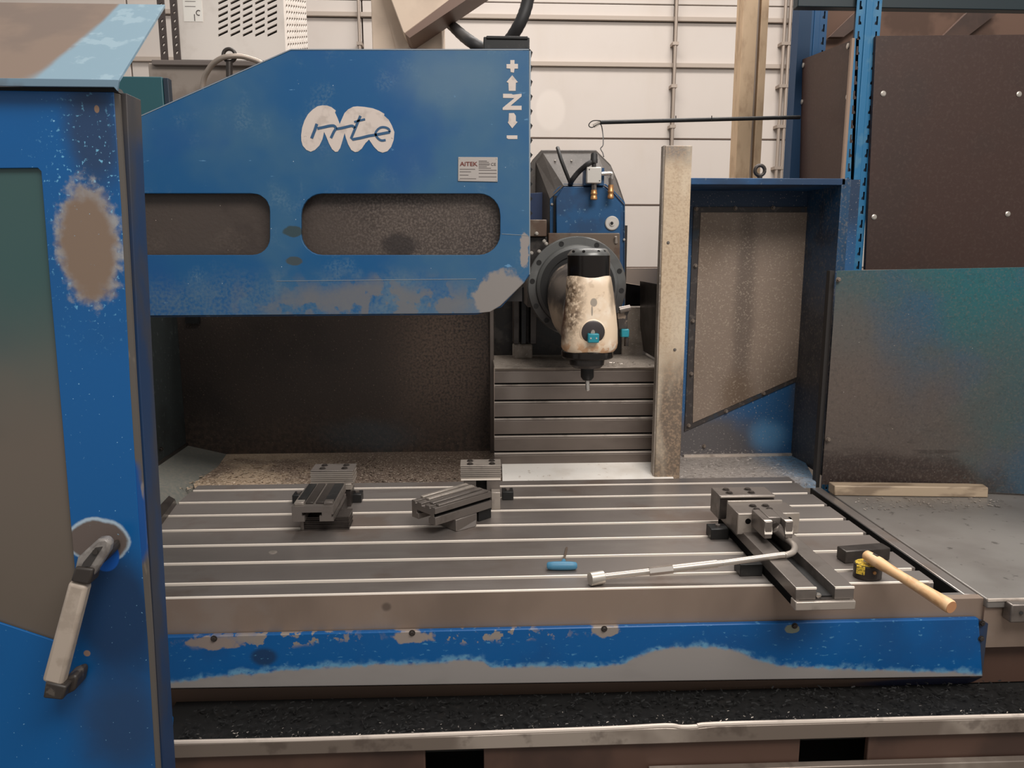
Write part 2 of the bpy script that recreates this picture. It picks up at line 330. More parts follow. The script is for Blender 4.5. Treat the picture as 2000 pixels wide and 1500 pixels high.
rear_face = mat('blue rear panel with chip dust and painted shade', (44, 92, 138), .48, 0, [
    ((30, 48, 72), .5, 0, .9, [('ax', 2, PYv(1500, 520, 3.0).z, PYv(1500, 410, 3.0).z, 4, .2)]),  # recess shade under the canopy, painted into the top of the panel
    ((98, 90, 84), .5, .1, .9, [('e', PYv(1380, 880, 3.0), R3(.3, .18), .5, 1.15, 5, .6)]),
    ((92, 88, 86), .5, .1, .85, [('e', PYv(1590, 720, 3.0), R3(.1, .35), .5, 1.15, 6, .7)]),
    ((96, 152, 196), .5, 0, .7, [('e', PYv(1500, 850, 3.0), R3(.1, .08), .3, 1.1, 8, .6)]),
    ((180, 172, 164), .5, 0, .7, [('n', 140, .62, .67)])], (90, .2))
sheet_dust = mat('dusty sheet window', (142, 125, 111), .5, .15, [
    ((108, 94, 84), .5, .1, .85, [('e', PYv(1455, 600, 2.98), R3(.05, .6), .3, 1.2, 4, .5)]),
    ((112, 92, 74), .5, .1, .7, [('e', PYv(1440, 770, 2.98), R3(.09, .12), .3, 1.1, 6, .7)]),
    ((118, 100, 84), .5, .1, .5, [('n', 3, .5, .7)]),
    ((196, 180, 160), .5, .1, .4, [('n', 150, .55, .66)]), ((235, 225, 210), .4, .2, .9, [('dots', 60, .07, .75)])], (200, .4))
gasket = mat('dark grime strip', (62, 56, 54), .5, .1, [((98, 90, 84), .5, 0, .6, [('n', 50, .55, .64)]), ((40, 66, 84), .5, 0, .5, [('n', 8, .56, .64)])])
guard_pane = mat('chip sprayed guard pane', (74, 64, 58), .4, .1, [((50, 40, 36), .5, 0, .7, [('n', 5, .45, .62)]),
    ((112, 100, 92), .4, .1, .75, [('n', 170, .42, .66), ('ax', 0, PYv(560, 440, 2.2).x, PYv(800, 440, 2.2).x)]),
    ((96, 84, 76), .4, .1, .5, [('n', 7, .5, .7), ('n', 180, .4, .62)]),
    ((225, 210, 195), .4, .1, .9, [('dots', 70, .07, .84)]), ((36, 28, 26), .5, 0, .8, [('e', PYv(785, 480, 2.2), R3(.06, .04), .5, 1.1, 30, .8)])], (120, .5))
cream = mat('chipped cream enamel', (232, 208, 180), .38, 0, [
    ((250, 240, 224), .3, 0, .6, [('n', 12, .5, .7)]),
    ((150, 126, 102), .45, 0, .9, [('e', PYv(1112, 590, 2.2), R3(.055, .12), .35, 1.1, 16, .9), ('n', 90, .38, .55)]), ((96, 76, 60), .45, 0, .85, [('e', PYv(1108, 590, 2.2), R3(.05, .11), .35, 1.1, 20, .9), ('n', 55, .52, .58)]), ((150, 132, 112), .4, 0, .8, [('e', PYv(1200, 560, 2.2), R3(.02, .08), .5, 1.1, 30, .9)]),
    ((84, 46, 30), .45, 0, .9, [('e', PYv(1100, 610, 2.2), R3(.014, .12), .5, 1.1, 24, .8)]),
    ((190, 164, 136), .45, 0, .5, [('n', 40, .6, .68)]),
    ((160, 148, 134), .4, 0, 1, [('e', PYv(1158, 590, 2.2), R3(.011, .013), .8, 1, 50, .4)]),
    ((160, 148, 134), .4, 0, 1, [('e', PYv(1154, 606, 2.2), R3(.003, .016), .8, 1)]),
    ((196, 140, 92), .45, 0, .7, [('ax', 2, PYv(1150, 660, 2.2).z, PYv(1150, 680, 2.2).z, 20, .02), ('n', 40, .45, .55)])])
swivel_m = mat('grimy swivel casting', (92, 84, 78), .38, .2, [((44, 38, 36), .45, 0, .8, [('n', 10, .45, .58)]), ((170, 150, 132), .4, 0, .6, [('n', 24, .6, .66)]), ((196, 172, 148), .4, 0, .85, [('e', PYv(1076, 625, 2.35), R3(.035, .07), .3, 1.1, 30, .8)])])
flange_m = mat('oily grey flange', (106, 106, 104), .34, .4, [((58, 54, 52), .42, None, .85, [('ax', 2, PYv(1120, 540, 2.4).z, PYv(1120, 600, 2.4).z, 6, .08)]),
    ((138, 138, 136), .3, None, .5, [('n', 16, .55, .7)]), ((80, 76, 74), .4, None, .6, [('n', 8, .5, .65)])])
grey_hood = mat('dusty grey sheet hood', (84, 77, 72), .55, .1, [((68, 62, 58), .6, 0, .6, [('n', 6, .5, .65)]), ((104, 96, 90), .5, 0, .5, [('n', 120, .55, .68)])])
head_blue = mat('blue enamel of spindle head', (20, 76, 120), .42, 0, [((20, 54, 90), .5, 0, .7, [('n', 9, .46, .62)]), ((104, 140, 165), .5, 0, .6, [('n', 70, .64, .7)])])
rust_plate = mat('brown stained plate', (104, 90, 78), .45, .3, [((80, 56, 42), .5, .1, .7, [('n', 12, .5, .62)])])
alu = mat('milled aluminium', (206, 200, 192), .38, .4)
teal_bright = mat('turquoise sensor plastic', (34, 134, 150), .4)
castm = mat('dusty machine casting', (158, 146, 134), .6, .1, [((112, 102, 92), .6, 0, .7, [('n', 9, .45, .62)]), ((196, 186, 174), .5, 0, .5, [('n', 120, .58, .66)])], (120, .4))
cast_dark = mat('oily dark casting', (46, 42, 40), .4, .2, [((96, 90, 84), .4, .2, .6, [('n', 9, .58, .66)]), ((70, 62, 56), .5, 0, .5, [('n', 30, .52, .62)])])
hood_m = mat('blue and bare sheet hood', (138, 118, 104), .36, .3, [
    ((112, 98, 90), .45, .2, .6, [('n', 7, .45, .62)]),
    ((132, 160, 176), .35, .2, 1, [('curve', [(-1.2, 1.9), (PY(100, 120, 1.3).x, 1.93), (PY(160, 90, 1.3).x, 2.03), (PY(230, 0, 1.38).x, 2.3)], .03, 9, .06)]),
    ((160, 184, 196), .35, .2, .6, [('curve', [(-1.2, 1.9), (PY(100, 120, 1.3).x, 1.93), (PY(160, 90, 1.3).x, 2.03), (PY(230, 0, 1.38).x, 2.3)], .03, 9, .06), ('n', 30, .55, .62)])])
hood_edge = mat('pale blue hood lip', (122, 148, 166), .35, .3, [((96, 98, 104), .4, .2, .6, [('n', 10, .5, .6)])])
ply = mat('brown film faced plywood', (60, 38, 30), .5, 0, [((52, 36, 30), .55, 0, .6, [('n', 3, .45, .68)]), ((76, 58, 50), .5, 0, .4, [('n', 90, .5, .68)])], (200, .08))
ply_edge = mat('plywood edge', (150, 126, 108), .7)
rack_blue = mat('rack upright blue', (34, 108, 152), .45, 0, [((80, 128, 154), .5, 0, .5, [('n', 14, .52, .64)])])
rack_dark = mat('rack dark blue', (18, 58, 92), .5)
rustcol = mat('rust streaked channel', (196, 168, 136), .6, 0, [((146, 116, 88), .6, 0, .6, [('n', 22, .45, .75, (1, 1, .4))])])
beige_col = mat('beige sheet duct', (222, 200, 178), .5, .05, [((196, 174, 154), .5, 0, .5, [('n', 5, .48, .66)])])
white_unit = mat('white enamel cooler', (226, 218, 210), .4, 0, [((200, 190, 180), .5, 0, .4, [('n', 9, .5, .7)])])
tank_m = mat('grey tank', (150, 138, 128), .6, 0, [((120, 106, 96), .6, 0, .6, [('n', 8, .45, .62)])])
deck_m = mat('grey deck plate', (132, 127, 122), .42, .35, [((104, 97, 92), .45, None, .6, [('n', 2.4, .45, .65)]), ((130, 124, 118), .4, None, .4, [('n', 7, .58, .7)]), ((48, 42, 38), .5, None, .6, [('n', 30, .64, .7)])], (200, .1))
bar_m = mat('yellowed steel strip', (176, 156, 132), .5, .15, [((120, 102, 84), .5, 0, .8, [('n', 16, .5, .62, (.3, 1, 1))])])
brown_base = mat('oily brown base', (84, 62, 52), .5, .05, [((46, 34, 30), .5, 0, .6, [('n', 4, .45, .65)]), ((88, 66, 54), .5, 0, .5, [('n', 9, .55, .68, (1, 1, .3))])])
trough_m = mat('black coolant trough', (11, 10, 9), .75, 0, [((34, 29, 26), .7, 0, .5, [('n', 40, .6, .7)])])
rail_m = mat('worn steel rail', (132, 120, 110), .36, .45, [((196, 184, 172), .3, None, .7, [('n', 3, .52, .66, (1, 1, 1))]), ((92, 80, 72), .5, None, .6, [('n', 12, .55, .66)])])
wood = mat('ash handle', (226, 182, 134), .5, 0, [((196, 146, 100), .5, 0, .7, [('n', 60, .5, .62, (1, .25, 1))]), ((240, 206, 166), .5, 0, .5, [('n', 14, .5, .66)])])
wood_end = mat('handle end grain', (184, 132, 92), .6)
grip_m = mat('beige plastic grip', (176, 162, 148), .5, 0, [((150, 136, 122), .5, 0, .5, [('n', 30, .5, .62)])])
hblack = mat('worn black plastic', (52, 46, 42), .5, 0, [((98, 90, 82), .5, 0, .6, [('n', 40, .6, .66)])])
hgrey = mat('rubbed grey plastic', (112, 106, 102), .4, 0, [((150, 144, 138), .4, 0, .5, [('n', 30, .5, .6)])])
yellow = mat('yellow plastic', (214, 180, 62), .4, 0, [((60, 54, 40), .4, 0, .8, [('n', 190, .54, .58)])])
keyblue = mat('blue plastic handle', (66, 122, 152), .45)
emblem_m = mat('off white paint', (208, 194, 184), .5, 0, [((178, 164, 154), .5, 0, .6, [('n', 26, .5, .64)]), ((110, 100, 96), .5, 0, .7, [('n', 70, .68, .72)])])
emblem_blue = mat('emblem line blue', (44, 84, 120), .5)
plate_m = mat('aluminium nameplate', (176, 168, 162), .4, .2)
ink = mat('nameplate ink', (70, 60, 58), .6)
ink_red = mat('nameplate red brown ink', (104, 40, 26), .6)
# ---------------------------------------------------------------- room
st = lambda n, mb, m: tag(part(n, mb, m), kind='structure')
st('floor', MB().box((-4, -2, -.1), (6, 7, 0)), concrete)
wb = st('wall_back', MB().box((-4, 6.56, 0), (6, 6.7, 4.6)), joint)
YW = 6.5
zline = lambda y: PY(1150, y, YW).z
cols = [-4] + [PY(x, 200, YW).x for x in (262, 712, 1312, 1536)] + [6]
rows = [(-130, 6), (8, 38), (42, 128), (131, 269), (271.5, 399), (401.5, 522)]
for a, b in rows:
    for i in range(5):
        x0 = cols[i] + .006; x1 = cols[i + 1] - .006
        part('wall_panel', MB().box((x0, YW, zline(b)), (x1, YW + .05, zline(a))), wallm, wb, .004)
for y in (39.5, 130, 270, 400, 522.5):
    part('panel_lip', MB().box((-4, YW - (.035 if y < 131 else .004), zline(y + 1)), (6, YW + .02, zline(y - (7 if y < 131 else 1)))), wall_lip if y < 131 else joint, wb)
part('wall_base', MB().box((-4, YW - .01, 0), (6, YW + .05, zline(524))), beige_wall, wb)
for nm, x, yb, r, lab in (('conduit_pipe', 706, 420, .012, 'thin grey conduit pipe on the white wall just left of the beige duct column'), ('conduit_pipe', 1315, 700, .014, 'thin grey conduit pipe on the white wall above the chip sprayed post'),
                          ('conduit_pipe', 1524, 700, .013, 'left pipe of the pair of conduits beside the dark blue rack leg'), ('conduit_pipe', 1534, 700, .013, 'right pipe of the pair of conduits beside the dark blue rack leg')):
    p = PY(x, 200, YW - .07)
    t = thing(nm, lab, 'pipe', (p.x, p.y, PY(x, yb, YW).z), 'conduit pipes on the back wall' if 0 else None)
    part('pipe', MB().cyl((p.x, p.y, PY(x, yb, YW).z), (p.x, p.y, 4.4), r), pipe_m, t, smooth=True)
    for y in (-60, 90, 172, 250, 330):
        z = PY(x, y, YW).z
        part('pipe_clip', MB().box((p.x - r * 1.7, p.y - r * 1.3, z - .012), (p.x + r * 1.7, YW - .001, z + .012)), pipe_m, t)
# ---------------------------------------------------------------- things behind the machine
t = thing('steel_channel_post', 'rust streaked tan channel post in front of the white wall, left of the eye bolt', 'post', (PY(1465, 300, 4).x, 4, 0))
for a, b, d, m in ((1443, 1471, .0, rustcol), (1478, 1492, .0, rustcol)):
    q = PY(a, 200, 4).x; r = PY(b, 200, 4).x
    part('flange', MB().box((q, 4, 0), (r, 4.1, 4.2)), m, t, .002)
part('web', MB().box((PY(1470, 200, 4).x, 4.03, 0), (PY(1479, 200, 4).x, 4.09, 4.2)), pipe_m, t)
# beige duct column with diagonal brace
t = thing('duct_column', 'beige sheet metal duct column with a diagonal fold behind the top of the blue guard', 'duct', PY(795, 300, 3.4))
part('duct_body', MB().pbox(727, -900, 864, 900, 3.4, .35), beige_col, t, .004)
mb = MB(); mb.pplate([[(738, -40), (772, -40), (828, 97), (864, 97), (864, 160), (790, 160)]], 3.39, .015)
part('fold_plate', mb, beige_col, t)
mb = MB(); mb.pplate([[(742, -60), (960, -60), (791, 66), (786, 60)]], 3.25, .14)
part('diagonal_brace', mb, beige_col, t, .003)
mb = MB(); mb.pplate([[(791, 66), (955, -60), (1000, -60), (800, 74)]], 3.2, .19)
part('brace_flange', mb, mat('shaded brace steel', (124, 98, 84), .5), t)
hs = [PY(845, 20, 3.85), PY(878, 46, 3.55), PY(912, 76, 3.0), PY(948, 96, 2.95), PY(985, 88, 2.9), PY(1013, 50, 2.85), PY(1030, 5, 2.85), PY(1038, -60, 2.85)]
tag(part('corrugated_hose', MB().tube(spline(hs, 8), [.021 * (1 + .05 * (i % 2)) for i in range(57)], 14), rubber, smooth=True), 'thick black hose looping down behind the top edge of the blue guard', 'hose')
t = thing('junction_box', 'small black box behind the top right corner of the blue guard', 'box', PY(990, 110, 2.6))
part('box_body', MB().pbox(945, 72, 1034, 285, 2.6, .12), black_ox, t, .003)
part('box_lid', MB().pbox(950, 70, 1031, 76, 2.595, .13), black, t, .002)
# cooling unit
YC = 4.0
t = thing('cooling_unit', 'white louvred cooling unit standing on the grey tank', 'cooler', PY(450, 118, YC))
q0 = PY(344, 60, YC); q1 = PY(556, 60, YC); zt = PY(450, -160, YC).z; zb = PY(450, 118, YC).z
outer = [(q0.x, zb), (q1.x, zb), (q1.x, zt), (q0.x, zt)]
holes = []
for k in range(5):
    for j in range(-6, 5):
        cx = 436 + k * 24; cy = 6 + j * 12.5 + (62 if 0 else 0)
        h = [(cx - 10, cy + 8), (cx - 10, cy + 3), (cx + 9, cy - 6), (cx + 9, cy - 1)]
        holes.append([(lambda q: (q.x, q.z))(PY(a, b + 8, YC)) for a, b in h])
MF = Matrix(((1, 0, 0, 0), (0, 0, -1, YC), (0, 1, 0, 0), (0, 0, 0, 1)))
Xs = q1.x; y1 = PX(600, 60, Xs).y
part('front_grille', MB().plate([outer] + holes, .012, MF), white_unit, t)
part('casing', MB().box((q0.x, YC + .03, zb), (q1.x - .02, y1 - .01, zt)), mat('cooler inside', (54, 46, 44), .7), t)
Xs = q1.x; y1 = PX(600, 60, Xs).y
MS = Matrix(((0, 0, 1, Xs), (1, 0, 0, 0), (0, 1, 0, 0), (0, 0, 0, 1)))
hl = []
D = y1 - YC
for i in range(9):
    for j in range(22):
        cy = YC + .04 + D * .93 * (i + .5) / 9 ; cz = zb + .09 + (j + .5 * (i % 2)) * .03
        if cz < zt - .03: hl.append([(cy - D * .045, cz - .011), (cy + D * .005, cz - .011), (cy + D * .045, cz + .011), (cy - D * .005, cz + .011)])
part('side_grille', MB().plate([[(YC + .012, zb), (y1, zb), (y1, zt), (YC + .012, zt)]] + hl, .01, MS), white_unit, t)
part('base_rim', MB().box((q0.x, YC - .004, zb - .012), (q1.x, y1, zb)), mat('dark rim', (60, 56, 54), .6), t)
s = part('sticker', MB().pbox(357, -30, 394, 42, YC - .002, .002), mat('white sticker', (240, 236, 228), .5), t)
mb = MB(); q = PY(388, 25, YC - .003); mb.tube([(q.x + .011 * math.cos(a), YC - .003, q.z + .011 * math.sin(a)) for a in [.9 + i * .35 for i in range(13)]], .002, 6)
q = PY(380, 33, YC - .003); mb.tube([(q.x, YC - .003, q.z + .012), (q.x, YC - .003, q.z - .018)], .0018, 6)
for y in (-20, -8, 2, 12): a = PY(361, y, YC - .003); mb.box((a.x, YC - .003, a.z), (a.x + .05, YC - .0025, a.z - .002))
part('sticker_print', mb, ink, s, kind='stuff')
for i, (x, lab) in enumerate(((317, 'left perforated chain strip hanging beside the cooling unit'), (342, 'right perforated chain strip hanging against the cooling unit side'))):
    Y = 3.9; a = PY(x, 60, Y); pts = []
    z0 = PY(x, 120, Y).z; hl = []; z = z0 + .03
    while z < 3.1: hl.append([(a.x - .008, z), (a.x + .004, z + .006), (a.x + .009, z + .02), (a.x - .004, z + .014)]); z += .035
    tag(part('perforated_strip', MB().plate([[(a.x - .016, z0), (a.x + .016, z0), (a.x + .016, 3.15), (a.x - .016, 3.15)]] + hl, .01, Matrix(((1, 0, 0, 0), (0, 0, -1, Y), (0, 1, 0, 0), (0, 0, 0, 1)))), mat('strip grey', (70, 60, 56), .6)), lab, 'strip', 'perforated strips')
t = thing('coolant_tank', 'grey metal tank under the white cooling unit', 'tank', PY(420, 300, 3.75))
part('tank_body', MB().pbox(300, 124, 560, 420, 3.78, .5), tank_m, t, .006)
part('tank_lid', MB().pbox(296, 118, 566, 128, 3.75, .6), mat('tank lid', (112, 102, 96), .5), t, .003)
mb = MB(); c = PY(448, 108, 3.6)
t = thing('lifting_eye', 'grey lifting eye ring standing above the sloping edge of the blue guard', 'eye bolt', PY(448, 130, 3.6))
part('ring', mb.tube([(c.x + .026 * math.cos(a), 3.6, c.z + .026 * math.sin(a)) for a in [i * math.pi / 12 for i in range(25)]], .008, 10), steel_dark, t, smooth=True)
part('stem', MB().cyl(PY(448, 150, 3.6), PY(448, 121, 3.6), .014), steel_dark, t, smooth=True)
tag(part('grey_cable', MB().tube(spline([PY(396, 260, 3.62), PY(396, 170, 3.62), PY(408, 135, 3.6), PY(428, 116, 3.58), PY(450, 110, 3.58), PY(480, 112, 3.6), PY(520, 130, 3.62), PY(560, 180, 3.64)]), .0115, 10), pipe_m, smooth=True), 'grey cable curving over the tank through the lifting eye', 'cable')
t = thing('teal_cabinet', 'small teal cabinet behind the left end of the blue guard', 'cabinet', PY(280, 260, 3.2))
part('cabinet_body', MB().box((PY(180, 200, 3.2).x, 3.2, 0), (PY(320, 200, 3.2).x, 3.24, PY(250, 149, 3.2).z)), teal, t, .004)
part('cabinet_edge', MB().box((PY(321, 200, 3.2).x, 3.202, 0), (PY(331, 200, 3.2).x, 3.238, PY(250, 151, 3.2).z)), mat('dark teal edge', (30, 44, 58), .5), t, .002)
# storage rack with brown boards
YR = 3.15
t = thing('storage_rack', 'blue perforated storage rack clad with brown boards at the right', 'rack', (PY(1690, 300, YR).x, YR, 0))
def upright(px0, px1, pyref, Y, m, zlo, spacing=.056):
    a = PY(px0, pyref, Y).x; b = PY(px1, pyref, Y).x; W = b - a; z = zlo; pl = MB()
    MU = Matrix(((1, 0, 0, 0), (0, 0, -1, Y), (0, 1, 0, 0), (0, 0, 0, 1)))
    for i in range(int((3.05 - zlo) / spacing)):        # one perforated pitch after another
        hl = []; zc = z + spacing / 2
        for s, c in ((1, a + W * .17), (-1, b - W * .17)):
            hl.append([(c - .006 * s, zc - .017), (c + .007 * s, zc - .015), (c + .006 * s, zc - .007), (c + .001 * s, zc - .002), (c + .001 * s, zc + .016), (c - .006 * s, zc + .016)])
        pl.plate([[(a, z), (b, z), (b, z + spacing), (a, z + spacing)]] + hl, .003, MU); z += spacing
    o = part('upright', pl, m, t)
    part('upright_back', MB().box((a + .022, Y + .012, 0), (b, Y + .06, 3.05)), mat('upright inside', (16, 34, 52), .6), o)
    part('centre_groove', MB().box((a + W * .36, Y - .006, zlo), (a + W * .64, Y, 3.05)), m, o, .003)
    return a, b
ua, ub = upright(1660, 1708, 200, YR, rack_blue, .3)
YR2 = PX(1558, 200, PY(1664, 200, YR).x).y
upright(1571, 1612, 100, YR2 - .02, mat('rack mid blue', (26, 84, 130), .45), .3)
part('rear_leg', MB().box((PY(1546, 200, YR2).x, YR2 - .03, 0), (PY(1570, 200, YR2).x, YR2 + .05, 3.05)), rack_dark, t)
b = part('front_board', MB().pplate([[(1711, 70), (2600, 62), (2600, 516), (1690, 527)]], YR - .02, .018), ply, t, .001)
bs = MB(); M = Matrix.Rotation(math.pi / 2, 4, 'X'); bs.lathe([(.011, 0), (.011, .002), (.007, .004)], M, 16); bs.cyl((0, -.0035, 0), (0, -.0045, 0), .0035)
scr = bs.mesh('screw', [zinc])
copies('screw', scr, [PY(x, y, YR - .02) for x, y in ((1725, 183), (1990, 184), (1707, 424), (1968, 418))], b)
v = [PY(1672, 75, YR), PY(1562, 118, YR2), PY(1552, 520, YR2), PY(1655, 520, YR)]
n = Vector((.012, 0, 0))
sb = part('side_board', MB().add([*v, *[p + n for p in v]], [(0, 1, 2, 3), (7, 6, 5, 4), (0, 4, 5, 1), (1, 5, 6, 2), (2, 6, 7, 3), (3, 7, 4, 0)]), ply, t)
part('board_edge', MB().pbox(1648, 74, 1653.5, 520, YR - .012, .014), ply_edge, sb)
Mx = Matrix.Rotation(-math.pi / 2, 4, 'Z')
ms = MB(); ms.lathe([(.011, 0), (.011, .003), (.006, .005)], Matrix.Rotation(-math.pi / 2, 4, 'Y'), 16); sm = ms.mesh('screw', [zinc])
def onside(x, y): return PX(x, y, PY(1664, 200, YR).x - .0)
copies('screw', sm, [v[0].lerp(v[1], a) * (1 - c) + v[3].lerp(v[2], a) * c for a, c in ((.12, .02), (.92, .03), (.1, .24), (.93, .2))], sb)
part('top_beam', MB().pbox(1560, -60, 2600, 21, YR + .02, .05), mat('rack beam dark teal', (22, 38, 44), .5), t, .003)
part('shelf_board', MB().pbox(1596, 22, 2600, 135, YR2 + .1, .03), mat('raw chipboard', (112, 86, 72), .8, 0, [((78, 58, 48), .8, 0, .7, [('n', 4, .5, .62)])]), t)
for xa, xb in ((1620, 1660), (1840, 1900)):
    part('shelf_strut', MB().pplate([[(xa, 72), (xa + 50, 24), (xb + 50, 24), (xb - 12, 72)]], YR2 + .05, .03), brown_base, t)
# black rod with wire
t = thing('black_rod', 'thin black rod reaching left from the rack with a looped wire at its tip', 'rod', PY(1560, 230, 3.5))
part('rod', MB().tube([PY(1172, 239, 3.3), PY(1562, 229, 3.5)], .0085, 10), black_ox, t, smooth=True)
for x in (1320, 1390): part('rod_clip', MB().tube([PY(x, 235, 3.38), PY(x, 226, 3.38)], .002, 6), black_ox, t)
part('tip_bracket', MB().pplate([[(1158, 243), (1172, 235), (1176, 241), (1162, 249)]], 3.3, .01), steel_light, t)
part('wire_loop', MB().tube(spline([PY(1176, 236, 3.3), PY(1158, 236, 3.3), PY(1150, 244, 3.3), PY(1156, 249, 3.3), PY(1172, 242, 3.3), PY(1177, 258, 3.28), PY(1178, 282, 3.2), PY(1173, 290, 3.1), PY(1177, 298, 3.05), PY(1179, 306, 3.0)]), .0022, 6), black, t, smooth=True)
# ---------------------------------------------------------------- work table
TX0, TX1 = -.935, 1.095; TZ = .95
SL = [2.492, 2.368, 2.246, 2.121, 2.003, 1.882, 1.760]; TF, TB = 1.681, 2.545
t = thing('work_table', 'long steel T-slot machine table with a worn blue apron', 'machine table', (.08, 2.1, .70))
ys = [(TF, TF)]; prof = [(TF, .86), (TF, TZ - .005), (TF + .005, TZ)]
for y in reversed(SL):
    prof += [(y - .017, TZ), (y - .017, TZ - .024), (y - .028, TZ - .024), (y - .028, TZ - .04), (y + .011, TZ - .04), (y + .011, TZ - .024), (y, TZ - .024), (y, TZ)]
prof += [(TB, TZ), (TB, .86)]
def extrude_x(prof, x0, x1):
    mb = MB(); M = Matrix(((0, 0, -1, x0), (1, 0, 0, 0), (0, 1, 0, 0), (0, 0, 0, 1)))
    return mb.plate([[p for p in prof]], x1 - x0, Matrix(((0, 0, -1, x0), (1, 0, 0, 0), (0, 1, 0, 0), (0, 0, 0, 1))))
top = part('table_top', extrude_x(prof, TX0, TX1), steel_top, t)
for y in SL:
    part('slot_edge', MB().box((TX0 + .002, y - .0035, TZ - .010), (TX1 - .01, y + .001, TZ + .0006)), bright_edge, top, .001)
part('slot_edge', MB().box((TX0, TF - .0015, TZ - .004), (TX1 - .012, TF + .004, TZ + .0006)), bright_edge, top, .0008)
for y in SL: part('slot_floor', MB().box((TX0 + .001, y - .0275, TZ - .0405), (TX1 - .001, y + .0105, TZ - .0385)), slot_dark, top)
part('front_face', MB().box((TX0, TF - .0025, .832), (1.085, TF + .02, TZ - .0045)), steel_front, t)
part('front_face', MB().box((1.085, TF - .0025, .832), (1.222, TF + .02, .9045)), steel_front, t)
part('table_body', MB().box((TX0, TF + .02, .74), (1.222, TB - .02, .861)), steel_front, t)
part('end_gutter', MB().box((TX1 + .001, TF + .02, .862), (1.186, TB, .872)), void, t)
part('gutter_front', MB().box((TX1 + .001, TF + .02, .872), (1.186, TF + .032, .9045)), steel_top, t)
part('end_rail', MB().box((1.187, TF + .02, .862), (1.2215, 2.56, .905)), steel_top, t, .003)
part('rail_wall', MB().box((1.1835, TF + .034, .873), (1.1868, 2.56, .903)), black, t)
YA = 1.663
ap = part('apron', MB().pplate([[(180, 1247), (1912, 1208), (1920, 1322), (180, 1348)]], YA, .014), apron_blue, t, .003)
part('apron_underside', MB().add([PY(180, 1348, YA + .002), PY(1920, 1322, YA + .002), PY(1900, 1332, YA + .03), PY(1860, 1342, YA + .06), PY(180, 1392, YA + .1)], [(0, 1, 2, 3, 4)]), mat('grimy underside', (120, 98, 84), .5, .1, [((24, 42, 80), .45, 0, .9, [('e', PYv(1820, 1332, 1.69), (.22, 1, .03), .6, 1.1, 6, .3)])]), t)
part('apron_flange', MB().pplate([[(1910, 1210), (1930, 1218), (1918, 1322), (1908, 1322)]], YA + .003, .02), door_side, t)
bm_ = bolt_mesh(steel_dark, .0055, .005)
copies('bolt', bm_, [PY(x, y, YA) for x, y in ((418, 1247), (805, 1236), (1180, 1228), (1552, 1222), (1918, 1217), (1916, 1247))], ap)
part('screw_plug', MB().lathe([(.011, 0), (.011, .001), (.008, .0015)], Matrix.Translation(PZ(533, 1079, TZ))), steel_light, top, smooth=True)
# loose metal chips on the table rim and trough (countless)
def chips(name, n, fn, m, size, parent=None, label=None):
    mb = MB()
    for _ in range(n):
        p = fn(); s = size * random.uniform(.5, 1.6); M = Matrix.Translation(p) @ Matrix.Rotation(random.uniform(0, 6.3), 4, 'Z') @ Matrix.Rotation(random.uniform(-.6, .6), 4, 'X')
        mb.add([(-s, -s * .35, 0), (s, -s * .2, s * .25), (s * .9, s * .35, s * .3), (-s * .8, s * .3, .0005)], [(0, 1, 2, 3)], M)
    o = part(name, mb, m, parent, kind='stuff')
    return o
# ---------------------------------------------------------------- trough and bed below
YT = 1.50
def rail_pts(y0, y1, Y=YT): return MB().pplate([[(328, 1455 + y0), (900, 1438 + y0), (1300, 1422 + y0), (1352, 1424 + y0), (1400, 1419 + y0), (2500, 1389 + y0), (2500, 1389 + y1), (328, 1455 + y1)]], Y, .012)
t = thing('chip_trough', 'black chip trough with a worn steel front rail below the blue apron', 'trough', (.3, 1.55, .6))
part('front_rail', rail_pts(0, 27), rail_m, t, .002)
mb = MB(); P = [PY(x, y - 4, YT + .004) for x, y in ((328, 1454), (600, 1448), (900, 1437), (1180, 1427), (1300, 1421), (1330, 1424), (1360, 1423), (1400, 1418), (1700, 1410), (2500, 1388))]
part('rail_lip', MB().tube(spline(P, 4), .005, 8), slat_lip, t, smooth=True)
part('trough_floor', MB().box((-.72, 1.532, .655), (2.0, 1.95, .665)), trough_m, t)
part('trough_back', MB().box((-.72, 1.80, .66), (2.0, 1.82, .74)), void, t)
part('rail_underside', MB().box((-.72, 1.532, .645), (1.6, 1.80, .650)), trough_m, t)
o = chips('metal_chips', 420, lambda: Vector((random.uniform(-.62, 1.5), 1.534 + abs(random.gauss(0, .025)), .669 + random.random() * .02)), steel_light, .0022, t)
o = chips('black_swarf', 3500, lambda: Vector((random.uniform(-.66, 1.5), random.uniform(1.534, 1.68), .668 + random.random() * .02)), trough_m, .004, t)
part('end_bracket', MB().pplate([[(316, 1398), (326, 1402), (332, 1412), (330, 1450), (316, 1452)]], 1.46, .02), door_blue, t, .002)
t = thing('machine_bed', 'oily brown machine bed under the trough with dark openings', 'machine bed', (.3, 1.6, 0))
for a, b in ((250, 832), (945, 1553), (1684, 2500)):
    part('bed_panel', MB().box((PY(a, 1500, 1.53).x, 1.513, .3), (PY(b, 1500, 1.53).x, 1.530, .669)), brown_base, t, .003)
part('bed_core', MB().box((-.9, 1.62, 0), (1.9, 2.6, .60)), void, t)
part('lower_rail', MB().pplate([[(1270, 1507), (2080, 1484), (2080, 1500), (1270, 1523)]], 1.49, .02), rail_m, t, .002)
